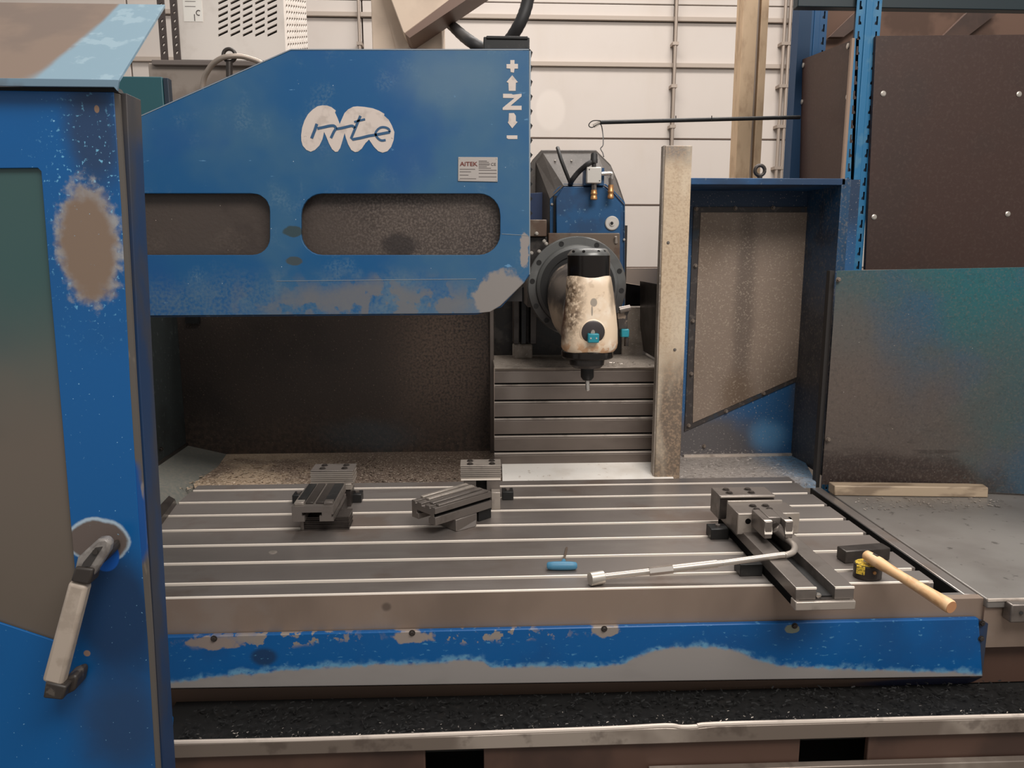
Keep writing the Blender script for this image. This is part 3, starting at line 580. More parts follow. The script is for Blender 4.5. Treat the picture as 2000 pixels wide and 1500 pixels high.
# ---------------------------------------------------------------- deck right of the table
t = thing('deck_plate', 'flat grey deck plate right of the table with a boxed front', 'deck', (1.6, 2.0, .7))
part('deck_top', MB().box((1.222, 1.665, .885), (2.3, 2.50, .908)), deck_m, t, .003)
part('deck_front', MB().box((1.222, 1.672, .78), (2.3, 1.70, .886)), steel_front, t)
part('lower_skirt', MB().box((1.224, 1.70, .67), (2.3, 1.74, .80)), brown_base, t)
part('front_lip', MB().box((1.222, 1.663, .903), (2.3, 1.668, .909)), slat_lip, t)
bk = part('stop_block', MB().pbox(1975, 1181, 2040, 1216, 1.64, .03), steel_mid, t, .003)
part('hole', MB().cyl(PY(1995, 1197, 1.641), PY(1995, 1197, 1.637), .004), black, bk)
# ---------------------------------------------------------------- enclosure
YB = 3.0
t = thing('rear_left_panel', 'dark oil stained rear sheet panel left of the way covers', 'panel', PY(660, 890, YB))
part('panel_sheet', MB().pbox(350, 470, 961, 890, YB, .02), dirty_panel, t)
part('edge_trim', MB().pbox(957, 560, 965, 900, YB - .03, .05), slat_m, t, .002)
part('corner_block', MB().pbox(362, 617, 388, 632, YB - .02, .02), black_ox, t)
lz0 = PY(660, 890, YB).z
t = thing('left_chip_ledge', 'rusty sloping ledge heaped with fine chips behind the table at left', 'ledge', PY(600, 930, 2.8))
part('ledge_sheet', MB().add([(TX0 - .01, TB + .005, .925), (.13, TB + .005, .925), (.13, YB, lz0 + .012), (-1.15, YB, lz0 + .012), (TX0 - .01, TB + .005, .905), (.13, TB + .005, .905), (.13, YB, lz0 - .01), (-1.15, YB, lz0 - .01)],
     [(0, 1, 2, 3), (7, 6, 5, 4), (0, 4, 5, 1), (1, 5, 6, 2), (2, 6, 7, 3), (3, 7, 4, 0)]), ledge_m, t)
chips('metal_chips', 2600, lambda: Vector((random.uniform(-1.05, .1), random.uniform(2.56, 2.99), .927 + random.random() * .008)), ledge_m, .005, t)
a = PY(366, 890, YB); XL = a.x
t = thing('left_side_panel', 'grimy dark green side panel inside the machine at left', 'panel', (XL, 2.4, .9))
part('side_sheet', MB().box((XL - .02, 1.75, lz0 + .01), (XL, YB - .002, 2.05)), side_wall_m, t)
part('lower_slope', MB().add([(XL, YB, lz0 + .05), (XL, 1.9, lz0 + .05), (TX0 - .02, 1.9, .86), (TX0 - .02, 2.6, .89), (TX0, YB, lz0)], [(0, 1, 2, 3, 4)]), mat('green grey slope', (104, 106, 100), .45, .2, [((132, 122, 110), .5, 0, .5, [('n', 90, .35, .7)]), ((70, 72, 70), .5, 0, .5, [('n', 3, .4, .7)])]), t)
part('seam_strip', MB().box((XL, 1.9, lz0 + .045), (XL + .006, YB, lz0 + .06)), steel_dark, t)
copies('bolt', bolt_mesh(steel_dark, .006, .01), [Vector((XL + .004, y, lz0 + .1)) for y in (2.3, 2.75)], t)
t = thing('corner_wedge', 'small dark steel wedge at the back left corner of the table', 'bracket', PZ(310, 1010, .93))
part('wedge_block', MB().hexa([PZ(300, 1012, .95), PZ(330, 975, .95), PZ(345, 985, .95), PZ(305, 1040, .95), PZ(300, 1000, .975), PZ(330, 968, .975), PZ(342, 975, .975), PZ(305, 1025, .975)]), steel_dark, t)
# way covers
YV = 2.74
t = thing('way_cover', 'telescopic steel way cover of horizontal slats behind the table', 'way cover', PY(1135, 912, YV))
edges = [714, 748, 781, 814, 848, 881, 912]
for i in range(6):
    y0, y1 = edges[i], edges[i + 1]; Y = YV + .004 * (5 - i)
    a = PY(966, y1, Y); b = PY(1303, y1, Y); z1 = PY(1135, y0 + 1, Y).z; z0 = a.z
    if i == 0: z1 = PY(1135, 719, Y).z
    sl = part('slat', MB().add([(a.x, Y, z0), (b.x, Y, z0), (b.x, Y, z1 - .010), (a.x, Y, z1 - .010), (a.x, Y + .02, z0), (b.x, Y + .02, z0), (b.x, Y + .02, z1), (a.x, Y + .02, z1), ],
         [(0, 1, 2, 3), (3, 2, 6, 7), (0, 4, 5, 1), (4, 7, 6, 5), (0, 3, 7, 4), (1, 5, 6, 2)]), slat_m, t)
    part('slat_lip', MB().add([(a.x, Y - .0005, z1 - .012), (b.x, Y - .0005, z1 - .012), (b.x, Y + .012, z1 - .001), (a.x, Y + .012, z1 - .001)], [(0, 1, 2, 3)]), slat_lip, sl)
    part('slat_gap', MB().box((a.x, Y + .004, z0 - .006), (b.x, Y + .019, z0)), void, sl)
zc = PY(1135, 717, YV + .02).z
part('cover_top', MB().box((PY(966, 714, YV).x, YV + .012, zc - .004), (PY(1303, 714, YV).x, 3.1, zc)), castm, t, .002)
part('side_trim', MB().pbox(1299, 714, 1304, 930, YV - .012, .03), slat_lip, t)
t2 = thing('bright_wiper_plate', 'bright scuffed steel strip between the way cover and the table', 'plate', (.4, 2.65, .93))
part('plate_sheet', MB().add([(.095, 2.60, .93), (.705, 2.60, .93), (.712, YV + .01, .957), (.098, YV + .01, .957), (.095, 2.60, .915), (.705, 2.60, .915), (.712, YV + .01, .94), (.098, YV + .01, .94)],
     [(0, 1, 2, 3), (7, 6, 5, 4), (0, 4, 5, 1), (1, 5, 6, 2), (2, 6, 7, 3), (3, 7, 4, 0)]), plate_bright, t2)
chips('metal_chips', 220, lambda: Vector((random.uniform(.1, .75), YV + random.uniform(.02, .12), zc + .002)), steel_light, .004, t)
# post right of the way covers
t = thing('upright_post', 'square steel post sprayed with tan chips right of the milling head', 'post', (PY(1320, 930, 2.62).x, 2.62, .9))
a0 = PY(1299, 300, 2.62); a1 = PY(1352, 300, 2.62); zt_ = PY(1325, 284, 2.62).z
part('post_body', MB().box((a0.x, 2.62, .90), (a1.x, 2.66, zt_)), post_m, t, .003)
part('corner_edge', MB().box((a0.x - .004, 2.625, .90), (a0.x, 2.66, zt_)), castm, t)
copies('bolt', bolt_mesh(steel_mid, .004, .004), [PY(1305, 474, 2.62), PY(1318, 683, 2.62)], t)
# rear right panel
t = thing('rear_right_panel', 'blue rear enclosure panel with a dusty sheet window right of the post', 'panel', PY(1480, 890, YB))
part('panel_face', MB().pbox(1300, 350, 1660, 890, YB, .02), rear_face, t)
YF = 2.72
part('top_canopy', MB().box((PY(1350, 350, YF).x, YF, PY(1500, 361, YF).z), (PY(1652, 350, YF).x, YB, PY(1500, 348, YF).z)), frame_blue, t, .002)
part('side_frame', MB().box((PY(1634, 500, YF).x, YF, .9), (PY(1652, 500, YF).x, YB, PY(1500, 348, YF).z)), mat('grimy blue side frame', (28, 66, 98), .45, 0, [((70, 66, 64), .5, 0, .9, [('ax', 2, 1.75, 1.35, 4, .3)]), ((24, 34, 48), .5, 0, .7, [('n', 5, .42, .62)]), ((120, 112, 104), .5, 0, .5, [('n', 110, .5, .68)])]), t, .002)
w0 = part('window_border', MB().pplate([[(1355, 404), (1594, 404), (1588, 560), (1566, 741), (1337, 843)]], YB - .006, .008), gasket, t, .001)
part('window_sheet', MB().pplate([[(1369, 415), (1590, 415), (1583, 560), (1566, 732), (1353, 826), (1356, 700), (1363, 530)]], YB - .009, .004), sheet_dust, t)
bb = bolt_mesh(mat('dusty bolt', (124, 112, 102), .5, .3), .0062, .011)
copies('bolt', bb, [PY(x, y, YB - .006) for x, y in ((1358, 519), (1353, 627), (1350, 730), (1345, 831), (1418, 803), (1491, 768), (1562, 738), (1567, 660), (1573, 577), (1580, 494), (1587, 408), (1360, 408), (1436, 407), (1510, 406))], w0)
copies('bolt', bb, [PY(x, y, YB) for x, y in ((1592, 749), (1375, 871), (1584, 883), (1613, 430))], t)
part('bottom_lip', MB().pbox(1336, 887, 1600, 892, YB - .012, .012), slat_lip, t)
ec = PY(1484, 333, 2.85)
part('eye_bolt_stem', MB().cyl(PY(1484, 349, 2.85), PY(1484, 343, 2.85), .009), steel_dark, t)
eb = part('eye_bolt', MB().tube([(ec.x + .018 * math.cos(a), 2.85, ec.z + .018 * math.sin(a)) for a in [i * math.pi / 10 for i in range(21)]], .0065, 10), steel_dark, t, smooth=True)
t = thing('right_chip_ledge', 'pale and blue ledge dusted with chips behind the table at right', 'ledge', PY(1480, 915, 2.8))
lr = PY(1480, 890, YB).z
part('ledge_sheet', MB().add([(a1.x - .06, TB + .01, .925), (1.20, TB + .01, .925), (1.34, YB, lr), (a1.x - .06, YB, lr), (a1.x - .06, TB + .01, .905), (1.20, TB + .01, .905), (1.34, YB, lr - .02), (a1.x - .06, YB, lr - .02)],
     [(0, 1, 2, 3), (7, 6, 5, 4), (0, 4, 5, 1), (1, 5, 6, 2), (2, 6, 7, 3), (3, 7, 4, 0)]), ledge_blue, t)
chips('metal_chips', 500, lambda: Vector((random.uniform(.72, 1.15), random.uniform(2.57, 2.98), .935 + random.random() * .005)), ledge_blue, .004, t)
# right side panel
t = thing('right_side_panel', 'large teal sheet panel smeared with brown dirt at the right', 'panel', PZ(1800, 955, .92))
A = PY(1607, 946, 2.56); B = PY(2070, 968, 2.40); A2 = PY(1632, 529, 2.56); B2 = PY(2075, 521, 2.40)
B = A + (B - A) * 1.7; B2 = A2 + (B2 - A2) * 1.7
n = Vector((.02, .03, 0)); v = [A, B, B2, A2]
A.x = A2.x = (A.x + A2.x) / 2
part('panel_sheet', MB().add([*v, *[p + n for p in v]], [(0, 1, 2, 3), (7, 6, 5, 4), (0, 4, 5, 1), (1, 5, 6, 2), (2, 6, 7, 3), (3, 7, 4, 0)]), side_teal, t)
part('gap_shade_strip', MB().box((A.x - .016, 2.575, .9), (A.x - .001, 2.60, A2.z)), mat('dark gap shade', (40, 36, 34), .6), t)  # added dark strip standing in for the shaded gap beside the panel
copies('bolt', bb, [PY(1637, 546, 2.553), PY(1617, 858, 2.553)], t)
t = thing('yellowed_strip', 'yellowed steel strip lying along the foot of the teal panel', 'strip', PZ(1780, 965, .92))
A = PZ(1630, 968, .909); B = PZ(1930, 972, .909)
part('strip_bar', MB().hexa([A, B, B + Vector((.01, .05, 0)), A + Vector((0, .05, 0)), A + Vector((0, .004, .034)), B + Vector((0, .004, .034)), B + Vector((.01, .05, .034)), A + Vector((0, .05, .034))]), bar_m, t, .003)
chips('metal_chips', 160, lambda: Vector((random.uniform(1.25, 1.75), random.uniform(2.3, 2.42), .911)), steel_light, .004, t)
# machine column behind the head
t = thing('machine_column', 'dusty grey machine column casting behind the milling head', 'machine column', (.45, 3.1, 0))
part('column_left', MB().pbox(964, 440, 1222, 716, 3.12, .3), cast_dark, t)
part('column_right', MB().pbox(1215, 599, 1286, 716, 3.1, .3), castm, t, .004)
part('recess', MB().pplate([[(1218, 553), (1300, 566), (1300, 601), (1218, 598)]], 3.15, .1), void, t)
part('rear_beam', MB().pplate([[(1210, 524), (1302, 524), (1302, 566), (1210, 550)]], 3.2, .05), beige_wall, t)
part('right_cheek', MB().pplate([[(1284, 555), (1297, 560), (1299, 705), (1291, 706), (1284, 650)]], 2.8, .3), steel_dark, t)
for a, b, m in ((1003, 1014, steel_dark), (1018, 1028, black_ox), (1036, 1048, steel_dark)):
    part('guide_rail', MB().pbox(a, 560, b, 672, 2.95, .1), m, t, .002)
part('rag_stain', MB().pbox(1002, 672, 1040, 702, 3.0, .06), castm, t, .008)
# ---------------------------------------------------------------- blue guard
YG = 2.1
t = thing('spindle_guard', 'large blue sheet guard with two windows, white emblem and axis letter', 'machine guard', PY(650, 612, YG))
G = [(150, 283), (250, 238), (568, 98), (1033, 98), (1034, 535), (1024, 552), (978, 597), (958, 609), (930, 612), (262, 617), (150, 618)]
h1 = [(p[0], p[1]) for p in rrect(180, 378, 527, 498, 34)]; h2 = rrect(588, 378, 977, 498, 42)
gp = part('front_plate', MB().pplate([G, h1, h2], YG, .012), guard_blue, t, .0015)
def edge_strip(pts, Y, d, th=.003):
    mb = MB(); P = [PY(x, y, Y) for x, y in pts]
    for a, b in zip(P[:-1], P[1:]):
        up = Vector((-(b - a).z, 0, (b - a).x)).normalized() * th; dy = Vector((0, d, 0))
        mb.hexa([a, b, b + dy, a + dy, a + up, b + up, b + dy + up, a + dy + up])
    return mb
part('top_flange', edge_strip([(150, 283), (568, 98), (1033, 98)], YG + .001, .2), frame_blue, t)
part('top_rim', edge_strip([(150, 282.5), (568, 97.5), (1033, 97.5)], YG - .001, .006, .002), edge_white, t)
part('bottom_flange', edge_strip([(1033, 537), (978, 598), (930, 612.5), (150, 618.5)], YG + .012, .2), frame_blue, t)
part('side_edge', MB().pbox(1033, 99, 1036, 536, YG + .004, .02), edge_white, t)
part('window_pane', MB().pbox(150, 365, 545, 512, YG + .03, .006), guard_pane, t)
part('window_pane', MB().pbox(570, 365, 995, 512, YG + .03, .006), guard_pane, t)
part('inner_box', MB().pbox(150, 330, 1020, 590, YG + .045, .16), cast_dark, t)
for y, a, b in ((457, 980, 1032), (549, 540, 930)):
    p = PY(a, y, YG - .0004); q = PY(b, y + (3 if y < 500 else -4), YG - .0004)
    part('scratch', MB().tube([p, q], .0007, 4), edge_white, t)
# emblem
Z = lambda x, y: (560 + x / 8.333, 180 + y / 8.333)
E = [(235, 700), (250, 580), (290, 460), (345, 360), (420, 285), (500, 230), (580, 214), (660, 218), (730, 245), (800, 300), (785, 330), (830, 430), (862, 520),
     (900, 430), (940, 340), (1000, 280), (1080, 238), (1150, 230), (1270, 240), (1400, 262), (1500, 300), (1590, 352), (1585, 382), (1660, 450), (1710, 540), (1752, 650), (1740, 780), (1700, 890), (1640, 960), (1560, 985), (1490, 960), (1420, 890), (1340, 772),
     (1280, 830), (1220, 920), (1160, 968), (1110, 975), (1050, 940), (1000, 850), (965, 750), (942, 665), (910, 780), (870, 910), (830, 968), (790, 972), (740, 930), (690, 840), (650, 740), (608, 645), (580, 770), (530, 870), (460, 940), (390, 970), (320, 940), (260, 870), (238, 790)]
em = part('emblem', MB().pplate([[Z(*p) for p in E]], YG - .0012, .0012), emblem_m, t)
def ribbon(pts, wd, Y, sm=True):
    P = [(lambda q: Vector((q.x, 0, q.z)))(PY(*Z(*p), Y)) for p in pts]; P = spline(P, 5) if sm else P
    wds = wd if isinstance(wd, list) else [wd] * len(P); mb = MB(); L = []; R = []
    for i, p in enumerate(P):
        d = (P[min(i + 1, len(P) - 1)] - P[max(i - 1, 0)]).normalized(); nrm = Vector((-d.z, 0, d.x)) * (wd * Y / F / 8.333 / 2)
        L.append(p + nrm); R.append(p - nrm)
    vs = [(q.x, Y, q.z) for q in L + R]; n = len(P)
    vs += [(q[0], q[1] + .0008, q[2]) for q in vs]
    fs = []
    for i in range(n - 1): fs += [(i, i + 1, n + i + 1, n + i), (2 * n + i, 3 * n + i, 3 * n + i + 1, 2 * n + i + 1), (i, 2 * n + i, 2 * n + i + 1, i + 1), (n + i, n + i + 1, 3 * n + i + 1, 3 * n + i)]
    return mb.add(vs, fs)
for pts, wd, sm in (([(490, 515), (460, 610), (405, 750)], 44, 0), ([(500, 590), (600, 570), (700, 548), (770, 548), (800, 590), (770, 640), (720, 745)], 40, 1),
                    ([(810, 598), (900, 582), (1000, 558), (1070, 548), (1110, 585)], 38, 1), ([(1200, 385), (1160, 480), (1090, 650), (1050, 745), (1075, 768), (1200, 745), (1340, 710), (1470, 690), (1600, 665), (1680, 650)], 40, 0),
                    ([(1100, 485), (1180, 462), (1275, 440)], 32, 0), ([(1680, 650), (1660, 600), (1600, 572), (1530, 575), (1470, 620), (1445, 680), (1480, 745), (1540, 785), (1610, 778)], 34, 1)):
    part('letter_stroke', ribbon(pts, wd, YG - .0022, bool(sm)), emblem_blue, em)
z8 = lambda x, y: (860 + x / 5.355, 90 + y / 5.355)
marks = [('plus_sign', [(732, 146), (776, 146), (776, 186), (812, 186), (812, 236), (776, 236), (770, 278), (736, 272), (732, 236), (692, 232), (692, 188), (732, 188)]),
         ('up_arrow', [(752, 304), (812, 378), (790, 384), (788, 468), (716, 468), (712, 384), (692, 376)]),
         ('letter_z', [(656, 498), (745, 500), (760, 508), (850, 498), (850, 526), (735, 624), (850, 624), (850, 668), (652, 668), (652, 645), (775, 544), (656, 542)]),
         ('down_arrow', [(718, 702), (770, 700), (790, 730), (790, 784), (808, 794), (752, 860), (706, 800), (714, 780)]),
         ('minus_sign', [(694, 934), (806, 934), (806, 972), (712, 972), (694, 962)])]
for n_, p in marks: part(n_, MB().pplate([[z8(*q) for q in p]], YG - .001, .001), emblem_m, t)
npl = part('nameplate', MB().pplate([[(895, 306.5), (972, 307), (972, 355), (894.5, 353.5)]], YG - .0025, .0022), plate_m, t, .0005)
def text(name, s, px, py, h, m, parent, Y, fat=0, sx=1):
    cu = bpy.data.curves.new(name, 'FONT'); cu.body = s; cu.size = 1; cu.extrude = .02; cu.offset = fat
    o = bpy.data.objects.new(name, cu); SC.collection.objects.link(o); dg = bpy.context.evaluated_depsgraph_get()
    me = bpy.data.meshes.new_from_object(o.evaluated_get(dg)); bpy.data.objects.remove(o)
    k = S(h, Y) / .7; p = PY(px, py, Y)
    me.transform(Matrix.Translation(p - wloc(parent)) @ Matrix.Rotation(math.pi / 2, 4, 'X') @ Matrix.Diagonal((k * sx, k, .0004 / .04, 1)))
    me.materials.clear(); me.materials.append(m)
    o = link(bpy.data.objects.new(name, me)); o.parent = parent; return o
text('maker_name', 'AiTEK', 898.5, 324, 7.5, ink_red, npl, YG - .003, .02, 1.15)
text('ce_mark', 'CE', 958.5, 323.5, 5, ink, npl, YG - .003, 0, 1.15)
mb = MB()
for x0, x1, y in [(935, 951, 314), (935, 955, 316.5), (935, 957, 319.5), (935, 956, 322), (935, 951, 325), (935, 959, 328), (898, 920, 335), (898, 915, 341.5), (898, 930, 348.5), (898, 928, 330), (935, 970, 332), (935, 970, 338), (935, 970, 345)]:
    mb.pbox(x0, y, x1, y + 1, YG - .0029, .0004)
part('fine_print', mb, ink, npl)
copies('rivet', MB().lathe([(.0016, 0), (.001, .0008)], Matrix.Rotation(math.pi / 2, 4, 'X'), 10).mesh('rivet', zinc), [PY(x, y, YG - .0025) for x, y in ((897.5, 309.5), (969.5, 310), (897.5, 350.5), (969.5, 352))], npl)
# toothed cable chain along the right edge
pts = [(1026, 90)]
for k in range(12):
    y = 95 + k * 28.6; pts += [(1034, y), (1040.5, y + 7), (1034.5, y + 14)]
pts += [(1035, 445), (1026, 445)]
t2 = thing('cable_chain', 'black toothed cable chain showing along the right edge of the blue guard', 'cable chain', PY(1032, 300, 2.13))
part('chain_links', MB().pplate([pts], 2.125, .06), black_ox, t2)
# ---------------------------------------------------------------- milling head
t = thing('milling_head', 'cream and black milling head with spindle and cutter on a blue ram', 'milling head', PY(1130, 560, 2.5))
YH = 2.62
oct_ = [(1040, 312), (1057, 293), (1164, 293), (1193, 322), (1206, 352), (1221, 397), (1221, 600), (1030, 600), (1030, 330)]
part('ram_hood', MB().pplate([oct_], YH + .12, .35), grey_hood, t, .003)
# chamfered hood shell tapering forward to the blue cover
inner = [(1076, 392), (1088, 374), (1101, 362), (1180, 362), (1196, 374), (1219, 398), (1219, 600), (1074, 600)]
vo = [PY(x, y, YH + .13) for x, y in [(1044, 310), (1057, 293), (1160, 293), (1164, 293), (1191, 320), (1219, 398), (1219, 600), (1040, 600)]]
vi = [PY(x, y, YH + .0) for x, y in [(1074, 388), (1087, 376), (1101, 363), (1180, 363), (1196, 374), (1219, 400), (1219, 600), (1074, 600)]]
n = 8; part('hood_slope', MB().add(vo + vi, [(i, (i + 1) % n, (i + 1) % n + n, i + n) for i in range(n)]), grey_hood, t)
part('left_cover', MB().pplate([[(1030, 378), (1074, 374), (1074, 470), (1030, 470)]], YH + .06, .06), mat('navy side cover', (18, 40, 76), .5), t, .002)
fc = part('front_cover', MB().pplate([[(1087, 387), (1101, 365), (1180, 365), (1212, 398), (1212, 458), (1087, 458)]], YH - .03, .04), head_blue, t, .0015)
part('cover_flange', MB().pplate([[(1074, 384), (1090, 366), (1101, 359), (1183, 359), (1197, 370), (1220, 394), (1220, 600), (1074, 600)]], YH + .005, .02), head_blue, t, .0015)
part('cover_groove', MB().pbox(1081, 382, 1087, 456, YH - .003, .012), black, t)
copies('bolt', bolt_mesh(zinc, .003, .004), [PY(1078, 399, YH + .003), PY(1219, 468, YH)], t)
for x, y in ((1084, 314), (1116, 314), (1098, 345)):
    copies('bolt', bolt_mesh(zinc, .003, .006), [PY(x, y, YH + .09)], t)
dl = part('dial', MB().lathe([(.0235, 0), (.0235, .004), (.021, .006), (.009, .006), (.009, .010), (.0055, .010)], Matrix.Translation(PY(1195, 436, YH - .03)) @ Matrix.Rotation(math.pi / 2, 4, 'X'), 28), alu, t, smooth=True)
part('dial_socket', MB().cyl(PY(1195, 436, YH - .0405), PY(1195, 436, YH - .0415), .0052), black, dl)
part('mount_plate', MB().pplate([[(1071, 455), (1211, 455), (1211, 600), (1071, 600)]], YH - .045, .05), rust_plate, t, .003)
part('plate_nipple', MB().cyl(PY(1203, 474, YH - .045), PY(1203, 462, YH - .055), .006, .004), steel_light, t, smooth=True)
part('side_block', MB().pbox(1032, 429, 1068, 462, YH - .05, .08), rust_plate, t, .003)
part('side_bracket', MB().pplate([[(1032, 462), (1070, 462), (1070, 520), (1032, 560)]], YH - .03, .06), cast_dark, t, .003)
copies('bolt', bolt_mesh(zinc, .0045, .008), [PY(x, y, YH - .055) for x, y in ((1048, 456), (1063, 471), (1067, 476), (1053, 491), (1038, 494))], t)
FC = PY(1127, 560, YH - .08); rr = lambda px: S(px, YH - .08)
MFL = Matrix.Translation(FC) @ Matrix.Rotation(math.pi / 2, 4, 'X')
fl = part('flange_ring', MB().lathe([(rr(97), -.05), (rr(97), -.004), (rr(95), 0), (rr(81), .0), (rr(79), .010), (rr(73), .016), (rr(72), .0), (rr(60), -.01)], MFL, 56), flange_m, t, smooth=True)
hole = MB().lathe([(.0085, 0), (.0085, .0012), (.0055, .0012), (.0055, .0006)], Matrix.Rotation(math.pi / 2, 4, 'X'), 18).mesh('bolt_hole', black)
hm = []
for ang in (65, 111, 90 + 58, 90 + 83, 205, 228, 20, -5, 43 - 0 if 0 else 250):
    a = math.radians(ang); hm.append(FC + Vector((math.cos(a) * rr(88), -.0002, math.sin(a) * rr(88))))
copies('bolt_hole', hole, hm, fl)
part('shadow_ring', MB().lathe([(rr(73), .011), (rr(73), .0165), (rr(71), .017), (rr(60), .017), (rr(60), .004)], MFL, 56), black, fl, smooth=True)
# swivel body: from flange to the vertical head
YS = 2.25
prof = []
def ring(cx, cy, Y, rx, rz, n=40, sq=2.3):
    c = PY(cx, cy, Y); o = []
    for i in range(n):
        a = 2 * math.pi * i / n; ca, sa = math.cos(a), math.sin(a)
        o.append(c + Vector((math.copysign(abs(ca) ** (2 / sq), ca) * S(rx, Y), 0, math.copysign(abs(sa) ** (2 / sq), sa) * S(rz, Y))))
    return o
rings = [ring(1129, 574, YH - .11, 60, 62), ring(1131, 578, 2.46, 62, 66), ring(1136, 592, 2.38, 63, 74), ring(1144, 606, 2.30, 60, 74), ring(1149, 612, 2.24, 50, 66)]
mb = MB(); vs = [p for r_ in rings for p in r_]; n = 40
fs = [(k * n + i, k * n + (i + 1) % n, (k + 1) * n + (i + 1) % n, (k + 1) * n + i) for k in range(4) for i in range(n)] + [tuple(range(n)), tuple(range(4 * n, 5 * n))]
part('swivel_body', mb.add(vs, fs), swivel_m, t, smooth=True)
ax = PY(1150, 540, YS)
def zat(y): return PY(1150, y, YS).z
rs = lambda px: S(px, YS)
def axis_lathe(lst, m, name, cxs=None, **k):
    # profile of (half width px, y px, x centre px) around the leaning head axis
    vs = []; fs = []; n = 44
    for i, (w_, y, cx) in enumerate(lst):
        c = PY(cx, y, YS)
        sq = k.get('sq', 2.0)
        for j in range(n):
            a = 2 * math.pi * j / n; ca, sa = math.cos(a), math.sin(a)
            vs.append((c.x + rs(w_) * math.copysign(abs(ca) ** (2 / sq), ca), YS + rs(w_) * k.get('dep', 1) * math.copysign(abs(sa) ** (2 / sq), sa), c.z))
    for i in range(len(lst) - 1):
        for j in range(n): fs.append((i * n + j, i * n + (j + 1) % n, (i + 1) * n + (j + 1) % n, (i + 1) * n + j))
    fs += [tuple(range(n)), tuple(range((len(lst) - 1) * n, len(lst) * n))]
    return part(name, MB().add(vs, fs), m, t, smooth=True)
hb = axis_lathe([(40, 538, 1150), (42.5, 541, 1150), (45, 560, 1151), (48, 585, 1151), (52, 615, 1151), (54.5, 640, 1151), (55, 668, 1151), (54, 678, 1150), (50, 684, 1149)], cream, 'head_body', sq=2.5, dep=.95)
cp = axis_lathe([(41, 541, 1150), (41.5, 538, 1150), (41.5, 499, 1150)], black_gloss, 'motor_cap')
cc = axis_lathe([(41.5, 499, 1150), (41, 496, 1150), (34, 487, 1151), (30, 485, 1151), (12, 484, 1151)], flange_m, 'cap_chamfer')
ch = MB().lathe([(.0045, 0), (.0045, .0006)], Matrix.Rotation(math.pi / 2, 4, 'X'), 14).mesh('cap_hole', black)
cY = YS - rs(38)
copies('cap_hole', ch, [PY(x, 491, YS - rs(math.sqrt(38.5 ** 2 - (x - 1150) ** 2)) - .001) for x in (1120, 1140, 1169, 1180)], cc, [(.6, 0, 0)] * 4)
axis_lathe([(49, 682, 1147), (51.5, 685, 1147), (51.5, 695, 1147), (49, 698, 1147), (36, 699, 1147)], black_gloss, 'spindle_ring')
axis_lathe([(34, 698, 1146), (35, 700, 1146), (34, 711, 1146), (28, 717, 1146), (14, 718, 1146)], steel_dark, 'spindle_nose')
axis_lathe([(13, 717, 1147), (13, 736, 1147), (9, 742, 1147), (5.5, 743, 1147)], black_ox, 'tool_holder')
axis_lathe([(4.6, 741, 1147), (4.2, 752, 1147.5), (4.4, 753, 1147.5), (4.2, 762, 1148), (1, 764, 1148)], chrome, 'end_mill')
# round sensor window on the head front
YN = YS - rs(54) * .95
sc_ = PY(1158, 649, YN + .004); MR = Matrix.Translation(sc_) @ Matrix.Rotation(math.pi / 2, 4, 'X')
part('window_rim', MB().lathe([(.041, -.02), (.0375, .002), (.034, .004), (.033, 0)], MR, 32), cream, t, smooth=True)
pt = part('round_port', MB().lathe([(.033, -.01), (.033, .0035), (.030, .005)], MR, 32), mat('dark port', (66, 60, 60), .35, .3), t, smooth=True)
se = part('port_sensor', MB().pbox(1148.5, 652, 1170.5, 670, YN - .022, .022), teal_bright, t, .003)
copies('sensor_pin', MB().lathe([(.0026, 0), (.002, .001)], Matrix.Rotation(math.pi / 2, 4, 'X'), 12).mesh('sensor_pin', alu), [PY(x, 661, YN - .0222) for x in (1154, 1165)], se)
part('sensor_stem', MB().cyl(PY(1158, 648, YN + .0), PY(1158, 650, YN - .016), .006), zinc, t, smooth=True)
part('side_sensor', MB().pbox(1214, 643, 1229, 659, YS + .02, .03), teal_bright, t, .003)
part('sensor_arm', MB().pplate([[(1205, 612), (1224, 600), (1231, 604), (1226, 616), (1226, 644), (1208, 644)]], YS + .03, .02), swivel_m, t, .003)
part('side_fitting', MB().cyl(PY(1210, 606, YS + .02), PY(1231, 601, YS + .02), .011, .009), steel_mid, t, smooth=True)
part('side_hose', MB().tube([PY(1224, 659, YS + .03), PY(1223, 676, YS + .03)], .007, 10), steel_dark, t, smooth=True)
# pneumatic valve block
YP = YH - .07
vb = part('valve_block', MB().pbox(1146, 326, 1175, 358, YP, .03), alu, t, .003)
copies('block_screw', MB().lathe([(.002, 0), (.002, .0006)], Matrix.Rotation(math.pi / 2, 4, 'X'), 10).mesh('block_screw', black), [PY(1151, 331, YP), PY(1171, 353, YP)], vb)
part('valve_bracket', MB().pbox(1142, 328, 1180, 362, YP + .03, .05), head_blue, t)
vc = YP + .015
part('elbow_fitting', MB().tube(spline([PY(1175, 340, vc), PY(1185, 339, vc), PY(1195, 340, vc), PY(1194, 350, vc)]), .0065, 12), chrome, t, smooth=True)
part('fitting_nut', MB().cyl(PY(1193, 348, vc), PY(1193, 361, vc), .0075, n=6), steel_mid, t)
part('brass_coupler', MB().lathe([(.009, 0), (.009, .018), (.0105, .02), (.0105, .024), (.009, .026), (.009, .032), (.0105, .034), (.0105, .042), (.008, .045)], Matrix.Translation(PY(1193, 361, vc)) @ Matrix.Rotation(math.pi, 4, 'X'), 18), brass, t, smooth=True)
part('fitting_nut', MB().cyl(PY(1160, 357, vc), PY(1160, 372, vc), .009, n=6), steel_mid, t)
